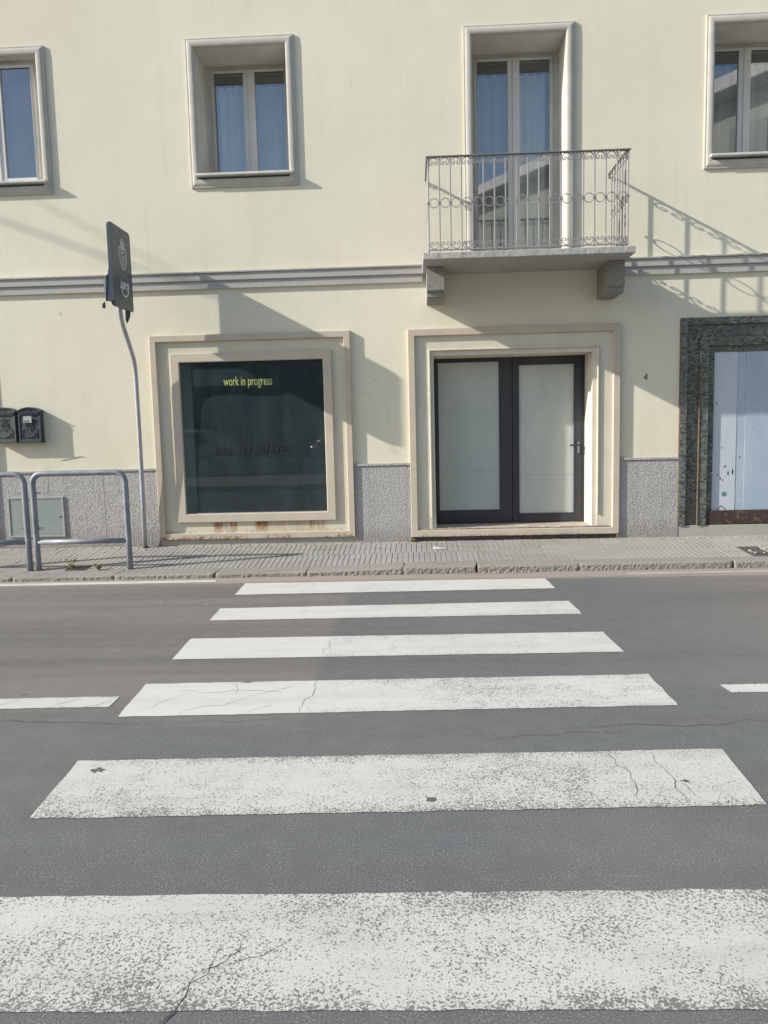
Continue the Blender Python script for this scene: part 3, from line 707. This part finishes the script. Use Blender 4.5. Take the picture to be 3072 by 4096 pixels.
for q in (((.222, .028, .26), (.222, .42, .26), (.222, .42, 2.226), (.222, .028, 2.226)), ((1.98, .028, .26), (1.98, .42, .26), (1.98, .42, 2.226), (1.98, .028, 2.226)), ((.222, .028, 2.226), (1.98, .028, 2.226), (1.98, .42, 2.226), (.222, .42, 2.226))):
    bm.faces.new([bm.verts.new(p) for p in q])
obj('reveal', bm, 'cream', sd)
bm = B(); box(bm, .03, 2.18, -.03, .42, .20, .282, .004); obj('threshold', bm, 'threshold', sd)
bm = B(); nx = 60   # splintered front lip of the threshold
for k in range(nx):
    x0 = .03 + 2.15 * k / nx; h = .004 + .012 * abs(noise.noise(Vector((k * .37, 1, 2)))); d = .006 + .02 * abs(noise.noise(Vector((k * .6, 7, 2))))
    box(bm, x0, x0 + 2.15 / nx * rr.uniform(.6, .98), -.034 - d * .2, -.028 + d, .2825, .2825 + h)
obj('splintered_lip', bm, 'threshold', sd)
bm = B(); box(bm, -.04, 2.25, -.010, .03, .08, .1935, .003); obj('base_stone', bm, 'gap', sd)
YD = .40
def leaf(name, x0, x1, z0, z1, gx0, gx1, gz0, gz1, y):
    bm = B(); box(bm, x0, gx0, y, y + .05, z0, z1, .003); box(bm, gx1, x1, y, y + .05, z0, z1, .003)
    box(bm, gx0, gx1, y, y + .05, z0, gz0, .003); box(bm, gx0, gx1, y, y + .05, gz1, z1, .003)
    lf = obj(name, bm, 'dark_frame', sd)
    bm = B(); ring(bm, gx0 - .004, gx1 + .004, gz0 - .004, gz1 + .004, flat_prof(.012, y - .004, y + .02, .003)); obj('glazing_bead', bm, 'dark_frame', lf)
    bm = B(); box(bm, gx0, gx1, y + .016, y + .024, gz0, gz1); obj('pane', bm, 'film', lf)
    bm = B(); box(bm, gx0 + .012, gx1 - .012, y + .0145, y + .0155, gz0 + (gz1 - gz0) * .263, gz0 + (gz1 - gz0) * .2655); obj('film_seam', bm, 'cabinet', lf)
    return lf
for xa, xb in ((.223, .245), (1.955, 1.979)):
    bm = B(); box(bm, xa, xb, YD - .01, YD + .06, .283, 2.225); obj('door_jamb', bm, 'dark_frame', sd)
leaf('fixed_leaf', .246, 1.142, .284, 2.225, .272, .997, .437, 2.185, YD)
dl = leaf('door_leaf', 1.146, 1.953, .288, 2.224, 1.212, 1.864, .386, 2.135, YD - .006)
bm = B(); box(bm, 1.90, 1.921, YD - .018, YD - .008, 1.09, 1.225, .003); obj('lock_plate', bm, 'galv', dl)
bm = B(); tube(bm, [(1.91, YD - .015, 1.19), (1.91, YD - .06, 1.19), (1.90, YD - .07, 1.19), (1.80, YD - .07, 1.188)], .011, 8); obj('handle', bm, 'dark_frame', dl)

# green marble portal with painted boards
PX1 = 5.30
bm = B(); uring(bm, 2.936, PX1, .268, 2.556, flat_prof(.074, -.030, .04, .004)); sp_ = obj('marble_portal', bm, 'marble', bld); sp_['label'] = 'mottled dark green marble portal with pale blue boards at the right edge'
bm = B(); uring(bm, 3.009, PX1 - .073, .2685, 2.484, [(0, .06), (0, .016), (.142, .016), (.142, .06)]); obj('portal_step', bm, 'marble', sp_)
bm = B(); uring(bm, 3.146, PX1 - .21, .270, 2.348, flat_prof(.098, -.026, .05, .004)); obj('portal_step', bm, 'marble', sp_)
bm = B(); uring(bm, 3.243, PX1 - .307, .272, 2.252, [(0, .06), (0, .010), (.07, .010), (.07, .06)]); obj('portal_step', bm, 'marble', sp_)
bm = B(); box(bm, 3.1415, 3.1485, -.034, .0, .27, 2.05, .002); obj('rusty_joint', bm, 'rustline', sp_)
bm = B(); box(bm, 2.929, 2.938, -.029, .02, .27, 2.55, .002); obj('rusty_joint', bm, 'rustline', sp_)
bm = B(); box(bm, 3.246, PX1 - .31, -.012, .05, .273, .43, .004); obj('bottom_rail', bm, 'rustbar', sp_)
bx = [3.312, 3.572, 3.662, 4.1, PX1 - .37]
for i in range(4):
    bm = B(); box(bm, bx[i] + .0008, bx[i + 1] - .0008, .018 + .003 * (i % 2), .04, .415, 2.25, .0015); obj('board', bm, 'board_a' if i == 0 else 'board_b', sp_)
M['hole_teal'] = plain('teal_board_hole', (.10, .20, .18), (.14, .25, .22), .7, 20, 0)
def hexmark(cx, cz, r, pts=None):
    bm = B(); bm.faces.new([bm.verts.new((cx + r * math.cos(t) * (1 + .15 * noise.noise(Vector((t, cx, 0)))), .0165, cz + r * math.sin(t))) for t in [k * math.pi / 3 + .4 for k in range(6)]]); obj('board_hole', bm, 'hole_teal', sp_)
hexmark(3.452, .612, .03)
bm = B(); strip(bm, [(3.378, .430), (3.402, .472), (3.42, .482), (3.452, .458), (3.468, .430)], .012, .0155, .018); obj('board_hole', bm, 'hole_teal', sp_)
for q in ((3.49, .845, .007, .026), (3.54, .86, .008, .034), (3.378, .83, .005, .02), (3.405, .79, .005, .018), (3.43, .77, .004, .014), (3.61, 1.02, .004, .018), (3.42, 1.13, .005, .01)):
    bm = B(); bm.faces.new([bm.verts.new((q[0] + q[2] * math.cos(t), .0166, q[1] + q[3] * math.sin(t) + .3 * q[2] * math.cos(t))) for t in [k * math.pi / 4 for k in range(8)]]); obj('board_hole', bm, 'ink', sp_)
for xa, xb in ((2.94, 3.243), (3.245, 4.4), (4.402, PX1)):
    bm = B(); box(bm, xa, xb, -.014, .03, .08, .267, .003); obj('base_stone', bm, 'basestone', sp_)
bm = B(); box(bm, 3.2, 5.1, .06, .1, .2, 2.4); obj('backing', bm, 'dark', sp_)

# ------------------------------------------------------------------ utility cabinet door in the plinth
t = thing('cabinet_door', 'flat grey green metal cabinet door in the granite plinth behind the tube barriers', 'cabinet door', (-4.414, -.018, .273))
bm = B(); ring(bm, -.333, .333, 0, .47, flat_prof(.024, -.016, .0, .003)); obj('frame', bm, 'cabinet_edge', t)
bm = B(); box(bm, -.308, .308, -.010, 0, .025, .445, .002); dp = obj('door_panel', bm, 'cabinet', t)
bm = B(); tube(bm, [(.272, -.009, .24), (.272, -.02, .24), (.272, -.024, .24)], [.012, .012, .008], 14); obj('lock', bm, 'chrome', dp)

# ------------------------------------------------------------------ mailboxes
def mailbox(name, label, loc, mat, note):
    t = thing(name, label, 'mailbox', loc, group='mailboxes on the wall')
    H, Wd, Dp = .345, .252, .083
    arc = [(-Wd / 2 + Wd * k / 14, H + .042 * math.sin(math.pi * k / 14) ** .8) for k in range(15)]
    prof = [(-Wd / 2, 0), *arc, (Wd / 2, 0)]
    bm = B(); a = [bm.verts.new((x, 0, z)) for x, z in prof]; b = [bm.verts.new((x, -Dp, z)) for x, z in prof]
    for i in range(len(prof)): bm.faces.new((a[i], a[(i + 1) % len(prof)], b[(i + 1) % len(prof)], b[i]))
    bm.faces.new(a); bm.faces.new(b); body = obj('body', bm, mat, t)
    bm = B(); big = [(x * 1.07, z * 1.0 + .005) for x, z in arc]; strip(bm, big, .012, -Dp - .014, .0); obj('lid_rim', bm, mat, t)
    bm = B()
    for z, d in ((H - .012, .012), (H - .03, .018), (H - .045, .010)): box(bm, -Wd / 2 + .01, Wd / 2 - .01, -Dp - d, -Dp + .002, z, z + .009, .002)
    obj('slot_hood', bm, mat, t)
    bm = B(); box(bm, -Wd / 2 - .004, -Wd / 2 + .018, -Dp - .007, -Dp + .002, .0, H - .03, .003); box(bm, Wd / 2 - .018, Wd / 2 + .004, -Dp - .007, -Dp + .002, .0, H - .03, .003)
    box(bm, -Wd / 2, Wd / 2, -Dp - .009, -Dp + .002, .0, .032, .004); box(bm, -Wd / 2 - .006, Wd / 2 + .006, -Dp - .012, -.0, -.008, .0, .002); obj('pilaster', bm, mat, t)
    bm = B(); ring(bm, -.088, .088, .05, .148, flat_prof(.008, -Dp - .006, -Dp + .002, .002)); dr = obj('door_panel', bm, mat, t)
    bm = B(); strip(bm, [(-.06 + .12 * k / 10, .095 - .022 * math.sin(math.pi * k / 10)) for k in range(11)], .034, -Dp - .010, -Dp + .001); obj('nameplate', bm, mat, dr)
    bm = B(); tube(bm, [(0, -Dp, .135), (0, -Dp - .008, .135), (0, -Dp - .012, .135)], [.009, .009, .006], 12); obj('lock', bm, 'chrome', dr)
    # cast relief: crowned shield with side figures
    bm = B(); y0, y1 = -Dp - .007, -Dp + .001
    for k in range(7):
        x = -.042 + .014 * k; h = .062 - .006 * abs(k - 3); box(bm, x - .004, x + .004, y0 - .003 * (k % 2), y1, .178, .178 + h, .002)
    strip(bm, [(-.05 + .01 * k, .175 - .012 * math.sin(math.pi * k / 10)) for k in range(11)], .010, y0, y1)
    strip(bm, [(.018 * math.cos(a_), .255 + .018 * math.sin(a_)) for a_ in [k * math.pi / 8 for k in range(16)]], .007, y0, y1, closed=True)
    strip(bm, [(-.05, .245), (-.035, .262), (-.02, .25)], .008, y0, y1); strip(bm, [(.05, .245), (.035, .262), (.02, .25)], .008, y0, y1)
    strip(bm, [(-.022, .352), (-.008, .362), (.004, .352), (.02, .36)], .008, y0, y1)
    obj('cast_relief', bm, mat, t)
    if note:
        bm = B(); vs = [bm.verts.new(p) for p in ((-.066, -Dp - .012, .224), (.034, -Dp - .016, .222), (.036, -Dp - .021, .298), (-.060, -Dp - .02, .296))]
        bm.faces.new(vs); bmesh.ops.solidify(bm, geom=list(bm.faces), thickness=.001); nt_ = obj('note', bm, 'paper', t)
        bm = B()
        for x, z, w_, h in ((-.055, .238, .026, .005), (-.055, .231, .026, .005), (-.018, .236, .02, .012), (-.004, .246, .008, .006)):
            y = -Dp - .0165; yy = y - .0011
            bm.faces.new([bm.verts.new(p) for p in ((x, yy, z), (x + w_, yy, z), (x + w_, yy - .0005, z + h), (x, yy - .0005, z + h))])
        obj('print', bm, 'ink', nt_)
    return t
mailbox('mailbox', 'dark slate mailbox with a white note on its front', (-4.386, 0, 1.376), 'mail_b', True)
mailbox('mailbox', 'greyer mailbox cut by the left edge of the picture, without a note', (-4.678, 0, 1.380), 'mail_a', False)

# ------------------------------------------------------------------ parking sign on a bent pole
t = thing('bent_sign', 'slate blue municipal sign with white crest on a bent grey pole', 'sign', (-3.138, -.074, .135))
o3 = Vector((-3.138, -.074, .135))
def L3(x, y, z): return (x - o3.x, y - o3.y, z - o3.z)
path = [(-3.139, -.072, .10), (-3.116, -.115, .7), (-3.107, -.135, 1.2), (-3.103, -.147, 1.7), (-3.102, -.156, 2.08), (-3.102, -.163, 2.17), (-3.106, -.185, 2.27), (-3.117, -.235, 2.38), (-3.128, -.295, 2.50), (-3.136, -.355, 2.60), (-3.136, -.40, 2.68), (-3.132, -.43, 2.76), (-3.122, -.46, 3.0), (-3.115, -.48, 3.35)]
bm = B(); tube(bm, [L3(*p) for p in path], .0255, 16); obj('pole', bm, 'galvpole', t, smooth=True)
bm = B(); tube(bm, [L3(-3.138, -.074, .128), L3(-3.138, -.074, .152)], [.045, .032], 14); obj('pole_foot', bm, 'gap', t)
# panel: rounded plate in the yz plane
y0, y1, z0, z1 = -.800, -.250, 2.762, 3.592; rc = .035; pl = []
for cx, cz, a0 in ((y1 - rc, z1 - rc, 0), (y0 + rc, z1 - rc, 90), (y0 + rc * 1.6, z0 + rc * 1.6, 180), (y1 - rc * .6, z0 + rc * .6, 270)):
    r2 = rc * (1.6 if a0 == 180 else .6 if a0 == 270 else 1)
    for k in range(6): a_ = R(a0 + 18 * k); pl.append((cx + r2 * math.cos(a_), cz + r2 * math.sin(a_)))
bm = B(); xf, xb = -3.046, -3.082
fr_ = [bm.verts.new(L3(xf, y, z)) for y, z in pl]; bk = [bm.verts.new(L3(xb, y, z)) for y, z in pl]
bm.faces.new(fr_); bm.faces.new(bk)
for i in range(len(pl)): bm.faces.new((fr_[i], fr_[(i + 1) % len(pl)], bk[(i + 1) % len(pl)], bk[i]))
bmesh.ops.bevel(bm, geom=[e for e in bm.edges if abs(e.verts[0].co.x - e.verts[1].co.x) < 1e-6], offset=.006, segments=2, affect='EDGES')
panel = obj('panel', bm, 'sign', t)
# print: u to the right as read from +X is +y
xp = xf + .0006 - o3.x
def pstroke(bm, pts, th): strip(bm, [(u - o3.y, v - o3.z) for u, v in pts], th * 1.35, xp - .0008, xp + .0008, axis='yz')
cy_, cz_ = -.485, 3.315; bm = B()
q = lambda u, v: (cy_ + u * 1.05, cz_ + v)
for k in range(5): pstroke(bm, [q(-.05, .085 + .012 * k), q(.05, .085 + .012 * k)], .007)         # mural crown
for k in range(5): pstroke(bm, [q(-.048 + .024 * k, .08), q(-.05 + .025 * k, .145)], .006)
pstroke(bm, [q(.035 * math.cos(a_), .15 + .012 * math.sin(a_)) for a_ in [math.pi * k / 8 for k in range(9)]], .006)
pstroke(bm, [q(-.058, .075), q(-.06, -.02), q(-.045, -.07), q(0, -.105), q(.045, -.07), q(.06, -.02), q(.058, .075), q(-.058, .075)], .006)   # shield
pstroke(bm, [q(.028 * math.cos(a_), .048 + .02 * math.sin(a_)) for a_ in [2 * math.pi * k / 14 for k in range(15)]], .006)
for w_ in ([(-.035, .01), (-.01, .022), (-.028, -.005), (.0, .004), (-.015, -.022), (.012, -.012), (.03, .012), (.012, -.03), (.038, -.02)], [(-.02, -.035), (.005, -.03), (-.005, -.052), (.02, -.045), (.01, -.065), (.03, -.055)]): pstroke(bm, [q(*p) for p in w_], .007)
for s in (-1, 1):                                                                                  # laurel and oak branches
    br_ = [(s * .085, .07), (s * .092, .03), (s * .092, -.02), (s * .08, -.07), (s * .055, -.11), (s * .015, -.14), (-s * .02, -.152)]
    pstroke(bm, [q(*p) for p in br_], .012)
    for k, p in enumerate(br_[:-2]):
        for dv in (.0, -.018): pstroke(bm, [q(p[0] - s * .004, p[1] + dv), q(p[0] + s * .014, p[1] + .016 + dv)], .006); pstroke(bm, [q(p[0], p[1] + dv), q(p[0] - s * .013, p[1] + .014 + dv)], .005)
obj('crest', bm, 'print', panel)
bm = B(); cy2, cz2 = -.475, 3.0
arc = [(cy2 + .105 * math.cos(R(a_)), cz2 + .105 * math.sin(R(a_))) for a_ in range(172, 395, 7)]
pstroke(bm, arc[:1] + arc, .012)
for a_ in (150, 128, 105, 82, 60): pstroke(bm, [(cy2 + .103 * math.cos(R(a_)) - .004, cz2 + .107 * math.sin(R(a_))), (cy2 + .103 * math.cos(R(a_)) + .004, cz2 + .107 * math.sin(R(a_)))], .009)
pstroke(bm, [(-.600, 2.965), (-.572, 3.04), (-.545, 2.965)], .013)     # the A without its bar
obj('roundel', bm, 'print', panel)
tx, wd = text_mesh('SPO', .105, 'print', 'lettering', panel, sx=1., bold=.0022)
for v in tx.data.vertices: v.co.x *= .158 / wd
tx.rotation_euler = (math.pi / 2, 0, math.pi / 2); tx.location = L3(xf + .0012, -.540, 2.966)
# broken remains of the rear shell
def shard(pts, name='broken_shell'):
    bm = B(); f = bm.faces.new([bm.verts.new(L3(*p)) for p in pts]); bmesh.ops.triangulate(bm, faces=[f])
    bmesh.ops.solidify(bm, geom=list(bm.faces), thickness=.006); obj(name, bm, 'sign', t)
shard([(-3.084, -.79, 3.15), (-3.10, -.79, 3.07), (-3.118, -.80, 3.05), (-3.15, -.79, 2.995), (-3.147, -.79, 2.98), (-3.128, -.79, 2.957), (-3.12, -.785, 2.93), (-3.127, -.79, 2.905), (-3.119, -.79, 2.88), (-3.126, -.79, 2.865), (-3.122, -.79, 2.845), (-3.134, -.79, 2.822), (-3.137, -.79, 2.80), (-3.084, -.79, 2.797)])
shard([(-3.137, -.80, 2.797), (-3.165, -.81, 2.775), (-3.172, -.81, 2.735), (-3.14, -.80, 2.724)])
shard([(-3.10, -.36, 2.79), (-3.05, -.33, 2.79), (-3.058, -.34, 2.70), (-3.085, -.36, 2.63), (-3.10, -.37, 2.66)])
bm = B()
for z in (2.9, 3.28): box(bm, *(sorted((L3(-3.16, 0, 0)[0], L3(-3.082, 0, 0)[0]))), L3(0, -.52, 0)[1], L3(0, -.40, 0)[1], z - o3.z, z + .03 - o3.z, .003)
obj('clamp', bm, 'galv', t)

# ------------------------------------------------------------------ tube barriers on the kerb side of the pavement
def barrier(label, xl, xr, y, base, fade):
    t = thing('tube_barrier', label, 'barrier', ((xl + xr) / 2, y, base), group='tubular steel barriers on the pavement')
    hw = (xr - xl) / 2; H = 1.058 - base; rb = .105; rt = .0305
    pts = [(-hw, 0, -.05), (-hw, 0, .3), (-hw, 0, H - rb)] + [(-hw + rb - rb * math.cos(R(a)), 0, H - rb + rb * math.sin(R(a))) for a in range(10, 91, 10)]
    pts += [(0, 0, H)] + [(-p[0], 0, p[2]) for p in reversed(pts)]
    bm = B(); tube(bm, pts, rt, 18); obj('hoop', bm, 'galv', t, smooth=True)
    bm = B(); tube(bm, [(-hw + .01, 0, .345 - base), (0, 0, .347 - base), (hw - .01, 0, .349 - base)], .0265, 16); obj('crossbar', bm, 'galv', t, smooth=True)
    for s in (-1, 1):
        bm = B(); tube(bm, [(s * hw, 0, .10), (s * hw, 0, .106)], rt + .0035, 18); obj('weld_collar', bm, 'galv', t)
        for z in (.43, .80):
            bm = B(); ring(bm, s * (hw - .055) - .02, s * (hw - .055) + .02, z, z + .022, flat_prof(.005, -.006, .006, .001)); obj('lug', bm, 'galv', t)
    bm = B(); tube(bm, [(hw, 0, .545), (hw, 0, .552)], rt + .003, 18); obj('weld_collar', bm, 'galv', t)
    return t
barrier('galvanised tube barrier standing whole beside the sign pole', -3.955, -2.985, -.965, pz(-3.4, -.965), 0)
barrier('galvanised tube barrier cut by the left edge of the picture', -5.03, -4.045, -.965, pz(-4.4, -.965), 0)

# ------------------------------------------------------------------ small things on the pavement and road
def weed(label, loc, h, n, seed):
    t = thing('weed', label, 'weed', loc, group='weeds in the kerb joint'); r2 = random.Random(seed)
    bs = B(); bl = B()
    for i in range(n):
        a = r2.uniform(0, 6.28); ln = h * r2.uniform(.5, 1); tip = Vector((math.cos(a) * ln * .55, math.sin(a) * ln * .35, ln))
        pts = [Vector((0, 0, -.01)), tip * .45 + Vector((0, 0, ln * .08)), tip]; tube(bs, pts, [.0022, .0018, .001], 5)
        for k in range(9):
            f = r2.uniform(.25, 1); p = pts[0].lerp(tip, f); d = Vector((r2.uniform(-1, 1), r2.uniform(-1, 1), r2.uniform(-.2, .6))).normalized(); s_ = r2.uniform(.012, .03); sd_ = d.orthogonal().normalized()
            v = [bl.verts.new(p), bl.verts.new(p + d * s_ * .5 + sd_ * s_ * .25), bl.verts.new(p + d * s_), bl.verts.new(p + d * s_ * .5 - sd_ * s_ * .25)]; bl.faces.new(v)
    obj('stem', bs, 'leaf', t); obj('leaf_cluster', bl, 'leaf', t, recalc=False)
weed('taller straggly weed at the foot of the tube barrier', (-3.62, -.95, pz(-3.62, -.95)), .17, 8, 2)
weed('small pale weed under the middle of the tube barrier', (-3.30, -1.0, pz(-3.3, -1.0)), .075, 7, 5)
weed('tiny green tuft at the left foot of the door frame', (-.045, -.04, .142), .03, 6, 8)
bm = B(); vs = [bm.verts.new(p) for p in ((-.085, -.018, .004), (.075, -.026, .002), (.085, .012, .006), (-.02, .02, .016), (-.075, .03, .03))]
bm.faces.new(vs); bmesh.ops.solidify(bm, geom=list(bm.faces), thickness=.0015); lp = obj('litter_paper', bm, 'paper'); lp.location = (.245, -.43, pz(.24, -.43) + .004); lp.scale = (.9, .9, .9)
tag(lp, 'crumpled white paper scrap lying on the pavement before the door', 'paper')
bm = B(); r2 = random.Random(11)
for i in range(150):
    x = .55 + abs(r2.gauss(0, 1)) * .35 if r2.random() < .75 else r2.uniform(-4, 3.4); y = yk(x) - .008 - abs(r2.gauss(0, .016)); s_ = r2.uniform(.006, .026); a = r2.uniform(0, 6.28)
    dx, dy = math.cos(a) * s_, math.sin(a) * s_ * .6
    bm.faces.new([bm.verts.new(p) for p in ((x, y, .006), (x + dx * .5 - dy * .3, y + dy * .5 + dx * .3, .012), (x + dx, y + dy, .008 + r2.uniform(0, .012)), (x + dx * .5 + dy * .3, y + dy * .5 - dx * .3, .006))])
lt = obj('leaf_litter', bm, 'litter', recalc=False); lt['kind'] = 'stuff'; lt['label'] = 'dry leaves and debris gathered along the kerb'; lt['category'] = 'litter'
def stone(bm, x, y, z, s_, sd_):
    g = bmesh.ops.create_icosphere(bm, subdivisions=1, radius=s_)
    for v in g['verts']:
        v.co = v.co * (1 + .4 * noise.noise(v.co * 40 + Vector((sd_, 0, 0)))); v.co.z *= .65; v.co += Vector((x, y, z))
r2 = random.Random(4)
for i in range(9):
    bm = B(); stone(bm, 0, 0, 0, r2.uniform(.009, .022), i * 3.); o = obj('rubble_stone', bm, 'rubble'); x, y = 3.40 + r2.uniform(0, .24), -.93 + r2.uniform(0, .28)
    o.location = (x, y, pz(x, y) + .002); tag(o, 'small pale rubble stone in the pit of missing paving at the right', 'stone', 'rubble in the paving pit')
for i, (x, y) in enumerate(((-4.45, -.42), (-3.55, -.25), (-3.12, -.16), (2.35, -.55), (1.3, -.4), (-4.2, -.65), (2.9, -.3), (-2.2, -2.35), (-1.78, -2.47), (2.75, -2.4))):
    bm = B(); s_ = (.012 + .01 * (i % 3)) * (1 if y > -1.2 else .5); vs = [bm.verts.new(p) for p in ((-s_ * 1.6, -s_ * .4, .002), (s_ * 1.5, -s_ * .5, .001), (s_ * 1.4, s_ * .4, .006), (-s_ * 1.2, s_ * .6, .004))]; bm.faces.new(vs); bmesh.ops.solidify(bm, geom=list(bm.faces), thickness=.0015)
    o = obj('litter_scrap', bm, 'paper'); o.location = (x, y, (pz(x, y) if y > -1.2 else 0) + .004); o.rotation_euler = (0, 0, i * 1.1)
    tag(o, *(('tiny pale litter scrap lying on the pavement', 'litter', 'tiny scraps on the pavement') if y > -1.2 else ('tiny pale litter scrap lying on the asphalt', 'litter', 'tiny scraps on the road')))

# ------------------------------------------------------------------ overhead cables that shade the wall at the upper left
def cable(label, A, Bp, l1, ext0, ext1, r_):
    A, Bp = Vector(A), Vector(Bp); l2 = l1 + (A.z - Bp.z) / SUN.z
    P0, P1 = A + SUN * l1, Bp + SUN * l2; d = P1 - P0
    a, b = P0 - d * ext0, P1 + d * ext1
    t = thing('overhead_cable', label, 'cable', a, group='overhead cables'); pts = [Vector((0, 0, 0)).lerp(b - a, k / 8) for k in range(9)]
    bm = B(); tube(bm, pts, r_, 8); obj('wire', bm, 'ink', t); return a, b
a1, b1 = cable('thicker overhead cable out of view at the upper left', (-4.593, 0, 3.858), (-3.385, 0, 3.404), 11, 8, 1.35, .016)
a2, b2 = cable('thinner overhead cable out of view at the upper left', (-4.004, 0, 3.963), (-2.634, 0, 3.216), 13, 4, .5, .010)

# ------------------------------------------------------------------ across the street (behind the camera; seen in the glass)
bm = B(); box(bm, -60, 60, -13.5, -9.6, -.02, .13); op = struct(obj('opposite_pavement', bm, 'tile'))
M['op_wall'] = plain('grey_green_house_render', (.36, .37, .31), (.32, .33, .28), .9, .6, .003, 40)
M['op_white'] = plain('white_eave_paint', (.62, .61, .59), None, .8, 2, 0)
hb = thing('opposite_house', 'grey green house across the street behind the viewer', 'building', (10.9, -11.9, 0), math.atan2(-1, -.67))
bm = B(); box(bm, 0, 22, 0, 12, 0, 10.7); wl = obj('wall', bm, 'op_wall', hb)
bm = B(); box(bm, -.7, 22.7, -.7, 12.7, 10.7, 11.1, .03); obj('eave', bm, 'op_white', hb)
bm = B(); vs = [bm.verts.new(p) for p in ((-.6, -.6, 11.1), (22.6, -.6, 11.1), (22.6, 12.6, 11.1), (-.6, 12.6, 11.1), (5, 6, 13.2), (17, 6, 13.2))]
for q_ in ((0, 1, 5, 4), (1, 2, 5), (2, 3, 4, 5), (3, 0, 4)): bm.faces.new([vs[i] for i in q_])
obj('roof', bm, plain('house_roof', (.33, .19, .13), None, .9, 2, 0), hb)
for side in (0, 1):
    for k in range(6):
        for fl in range(3):
            bm = B(); x = 1.6 + 3.5 * k; z = 1.2 + 3.5 * fl
            if side == 0: box(bm, x, x + 1.2, -.05, .1, z, z + 1.6, .01)
            else:
                if k > 2: continue
                box(bm, -.05, .1, x, x + 1.2, z, z + 1.6, .01)
            obj('window', bm, 'dark_frame', hb)
M['op_dark'] = plain('dark_building_render', (.10, .11, .09), (.07, .08, .06), .9, .8, .003, 40)
h2 = thing('opposite_low_building', 'low pale building across the street at the viewer\'s left', 'building', (-36, -31, 0), .06)
bm = B(); box(bm, 0, 37, -10, 0, 0, 8.4); obj('wall', bm, 'op_dark', h2)  # unseen building stretched wide and tall to keep the shop glass reflection dark
bm = B(); box(bm, -.5, 37.5, -10.5, .5, 8.4, 8.8, .03); obj('eave', bm, 'op_white', h2)
fn = thing('metal_fence', 'grey vertical bar fence across the street', 'fence', (-9, -16.5, 0))
bm = B(); box(bm, 0, 16, -.1, .1, 0, .5, .02); obj('base_wall', bm, 'basestone', fn)
bm = B(); box(bm, 0, 16, -.02, .02, 1.75, 1.8); box(bm, 0, 16, -.02, .02, .65, .7); obj('rail', bm, 'galv', fn)
bm = B(); box(bm, -.012, .012, -.012, .012, .5, 1.95); p0 = obj('bar', bm, 'galv', fn)
for k in range(106): (p0 if k == 0 else inst(p0)).location = (.08 + .15 * k, 0, 0)

def car(label, loc, rz, paint_):
    t = thing('parked_car', label, 'car', loc, rz)
    st = [(-2.15, .60, .42, .78), (-2.1, .78, .38, .92), (-1.6, .86, .30, .98), (-.6, .88, .28, .99), (.6, .88, .28, .97), (1.3, .86, .30, .92), (1.95, .80, .36, .80), (2.15, .62, .44, .66)]
    bm = B(); L = []
    for x, hw, zl, zt in st:
        pr = [(-hw * .92, zl), (-hw, zl + .12), (-hw, zt - .2), (-hw * .94, zt - .04), (-hw * .8, zt), (hw * .8, zt), (hw * .94, zt - .04), (hw, zt - .2), (hw, zl + .12), (hw * .92, zl)]
        L.append([bm.verts.new((x, y, z)) for y, z in pr])
    for a, b in zip(L, L[1:]):
        for k in range(10): bm.faces.new((a[k], a[(k + 1) % 10], b[(k + 1) % 10], b[k]))
    bm.faces.new(L[0]); bm.faces.new(L[-1]); obj('body', bm, paint_, t, smooth=True)
    cab = [(-1.95, .68, .95, 1.02), (-1.55, .70, .96, 1.42), (-1.0, .70, .97, 1.53), (-.1, .70, .97, 1.55), (.5, .68, .95, 1.46), (1.3, .66, .90, .95)]
    bm = B(); L = []
    for x, hw, zl, zt in cab:
        pr = [(-hw * 1.12, zl), (-hw * 1.0, (zl + zt) / 2), (-hw * .86, zt - .04), (-hw * .6, zt), (hw * .6, zt), (hw * .86, zt - .04), (hw, (zl + zt) / 2), (hw * 1.12, zl)]
        L.append([bm.verts.new((x, y, z)) for y, z in pr])
    for a, b in zip(L, L[1:]):
        for k in range(8): bm.faces.new((a[k], a[(k + 1) % 8], b[(k + 1) % 8], b[k]))
    bm.faces.new(L[0]); bm.faces.new(L[-1]); obj('cabin', bm, paint_, t, smooth=True)
    for s in (-1, 1):
        for x0, x1, xt0, xt1 in ((-1.45, -.62, -1.2, -.6), (-.5, .85, -.48, .35)):
            bm = B(); bm.faces.new([bm.verts.new(p) for p in ((x0, s * .775, 1.02), (x1, s * .765, 1.0), (xt1, s * .655, 1.42), (xt0, s * .655, 1.44))]); bmesh.ops.solidify(bm, geom=list(bm.faces), thickness=.01); obj('side_window', bm, 'dark_frame', t)
        for x in (-1.3, 1.35):
            bm = B(); tube(bm, [(x, s * .70, .33), (x, s * .885, .33)], .33, 22); w_ = obj('wheel', bm, 'ink', t)
            bm = B(); tube(bm, [(x, s * .8851, .33), (x, s * .90, .33)], .2, 16); obj('rim', bm, 'chrome', w_)
        bm = B(); box(bm, 1.9, 2.13, s * .62 - .14, s * .62 + .14, .62, .74, .02); obj('headlight', bm, 'chrome', t)
    return t
M['car_white'] = plain('white_car_paint', (.72, .73, .73), None, .25, 2, 0, coat=.6)
M['car_dark'] = plain('dark_car_paint', (.04, .045, .055), None, .25, 2, 0, coat=.6)
car('white hatchback parked across the street behind the viewer', (-8.6, -18.6, 0), math.pi, 'car_white')
car('dark hatchback parked across the street behind the viewer', (-1.6, -19.2, 0), 0, 'car_dark')
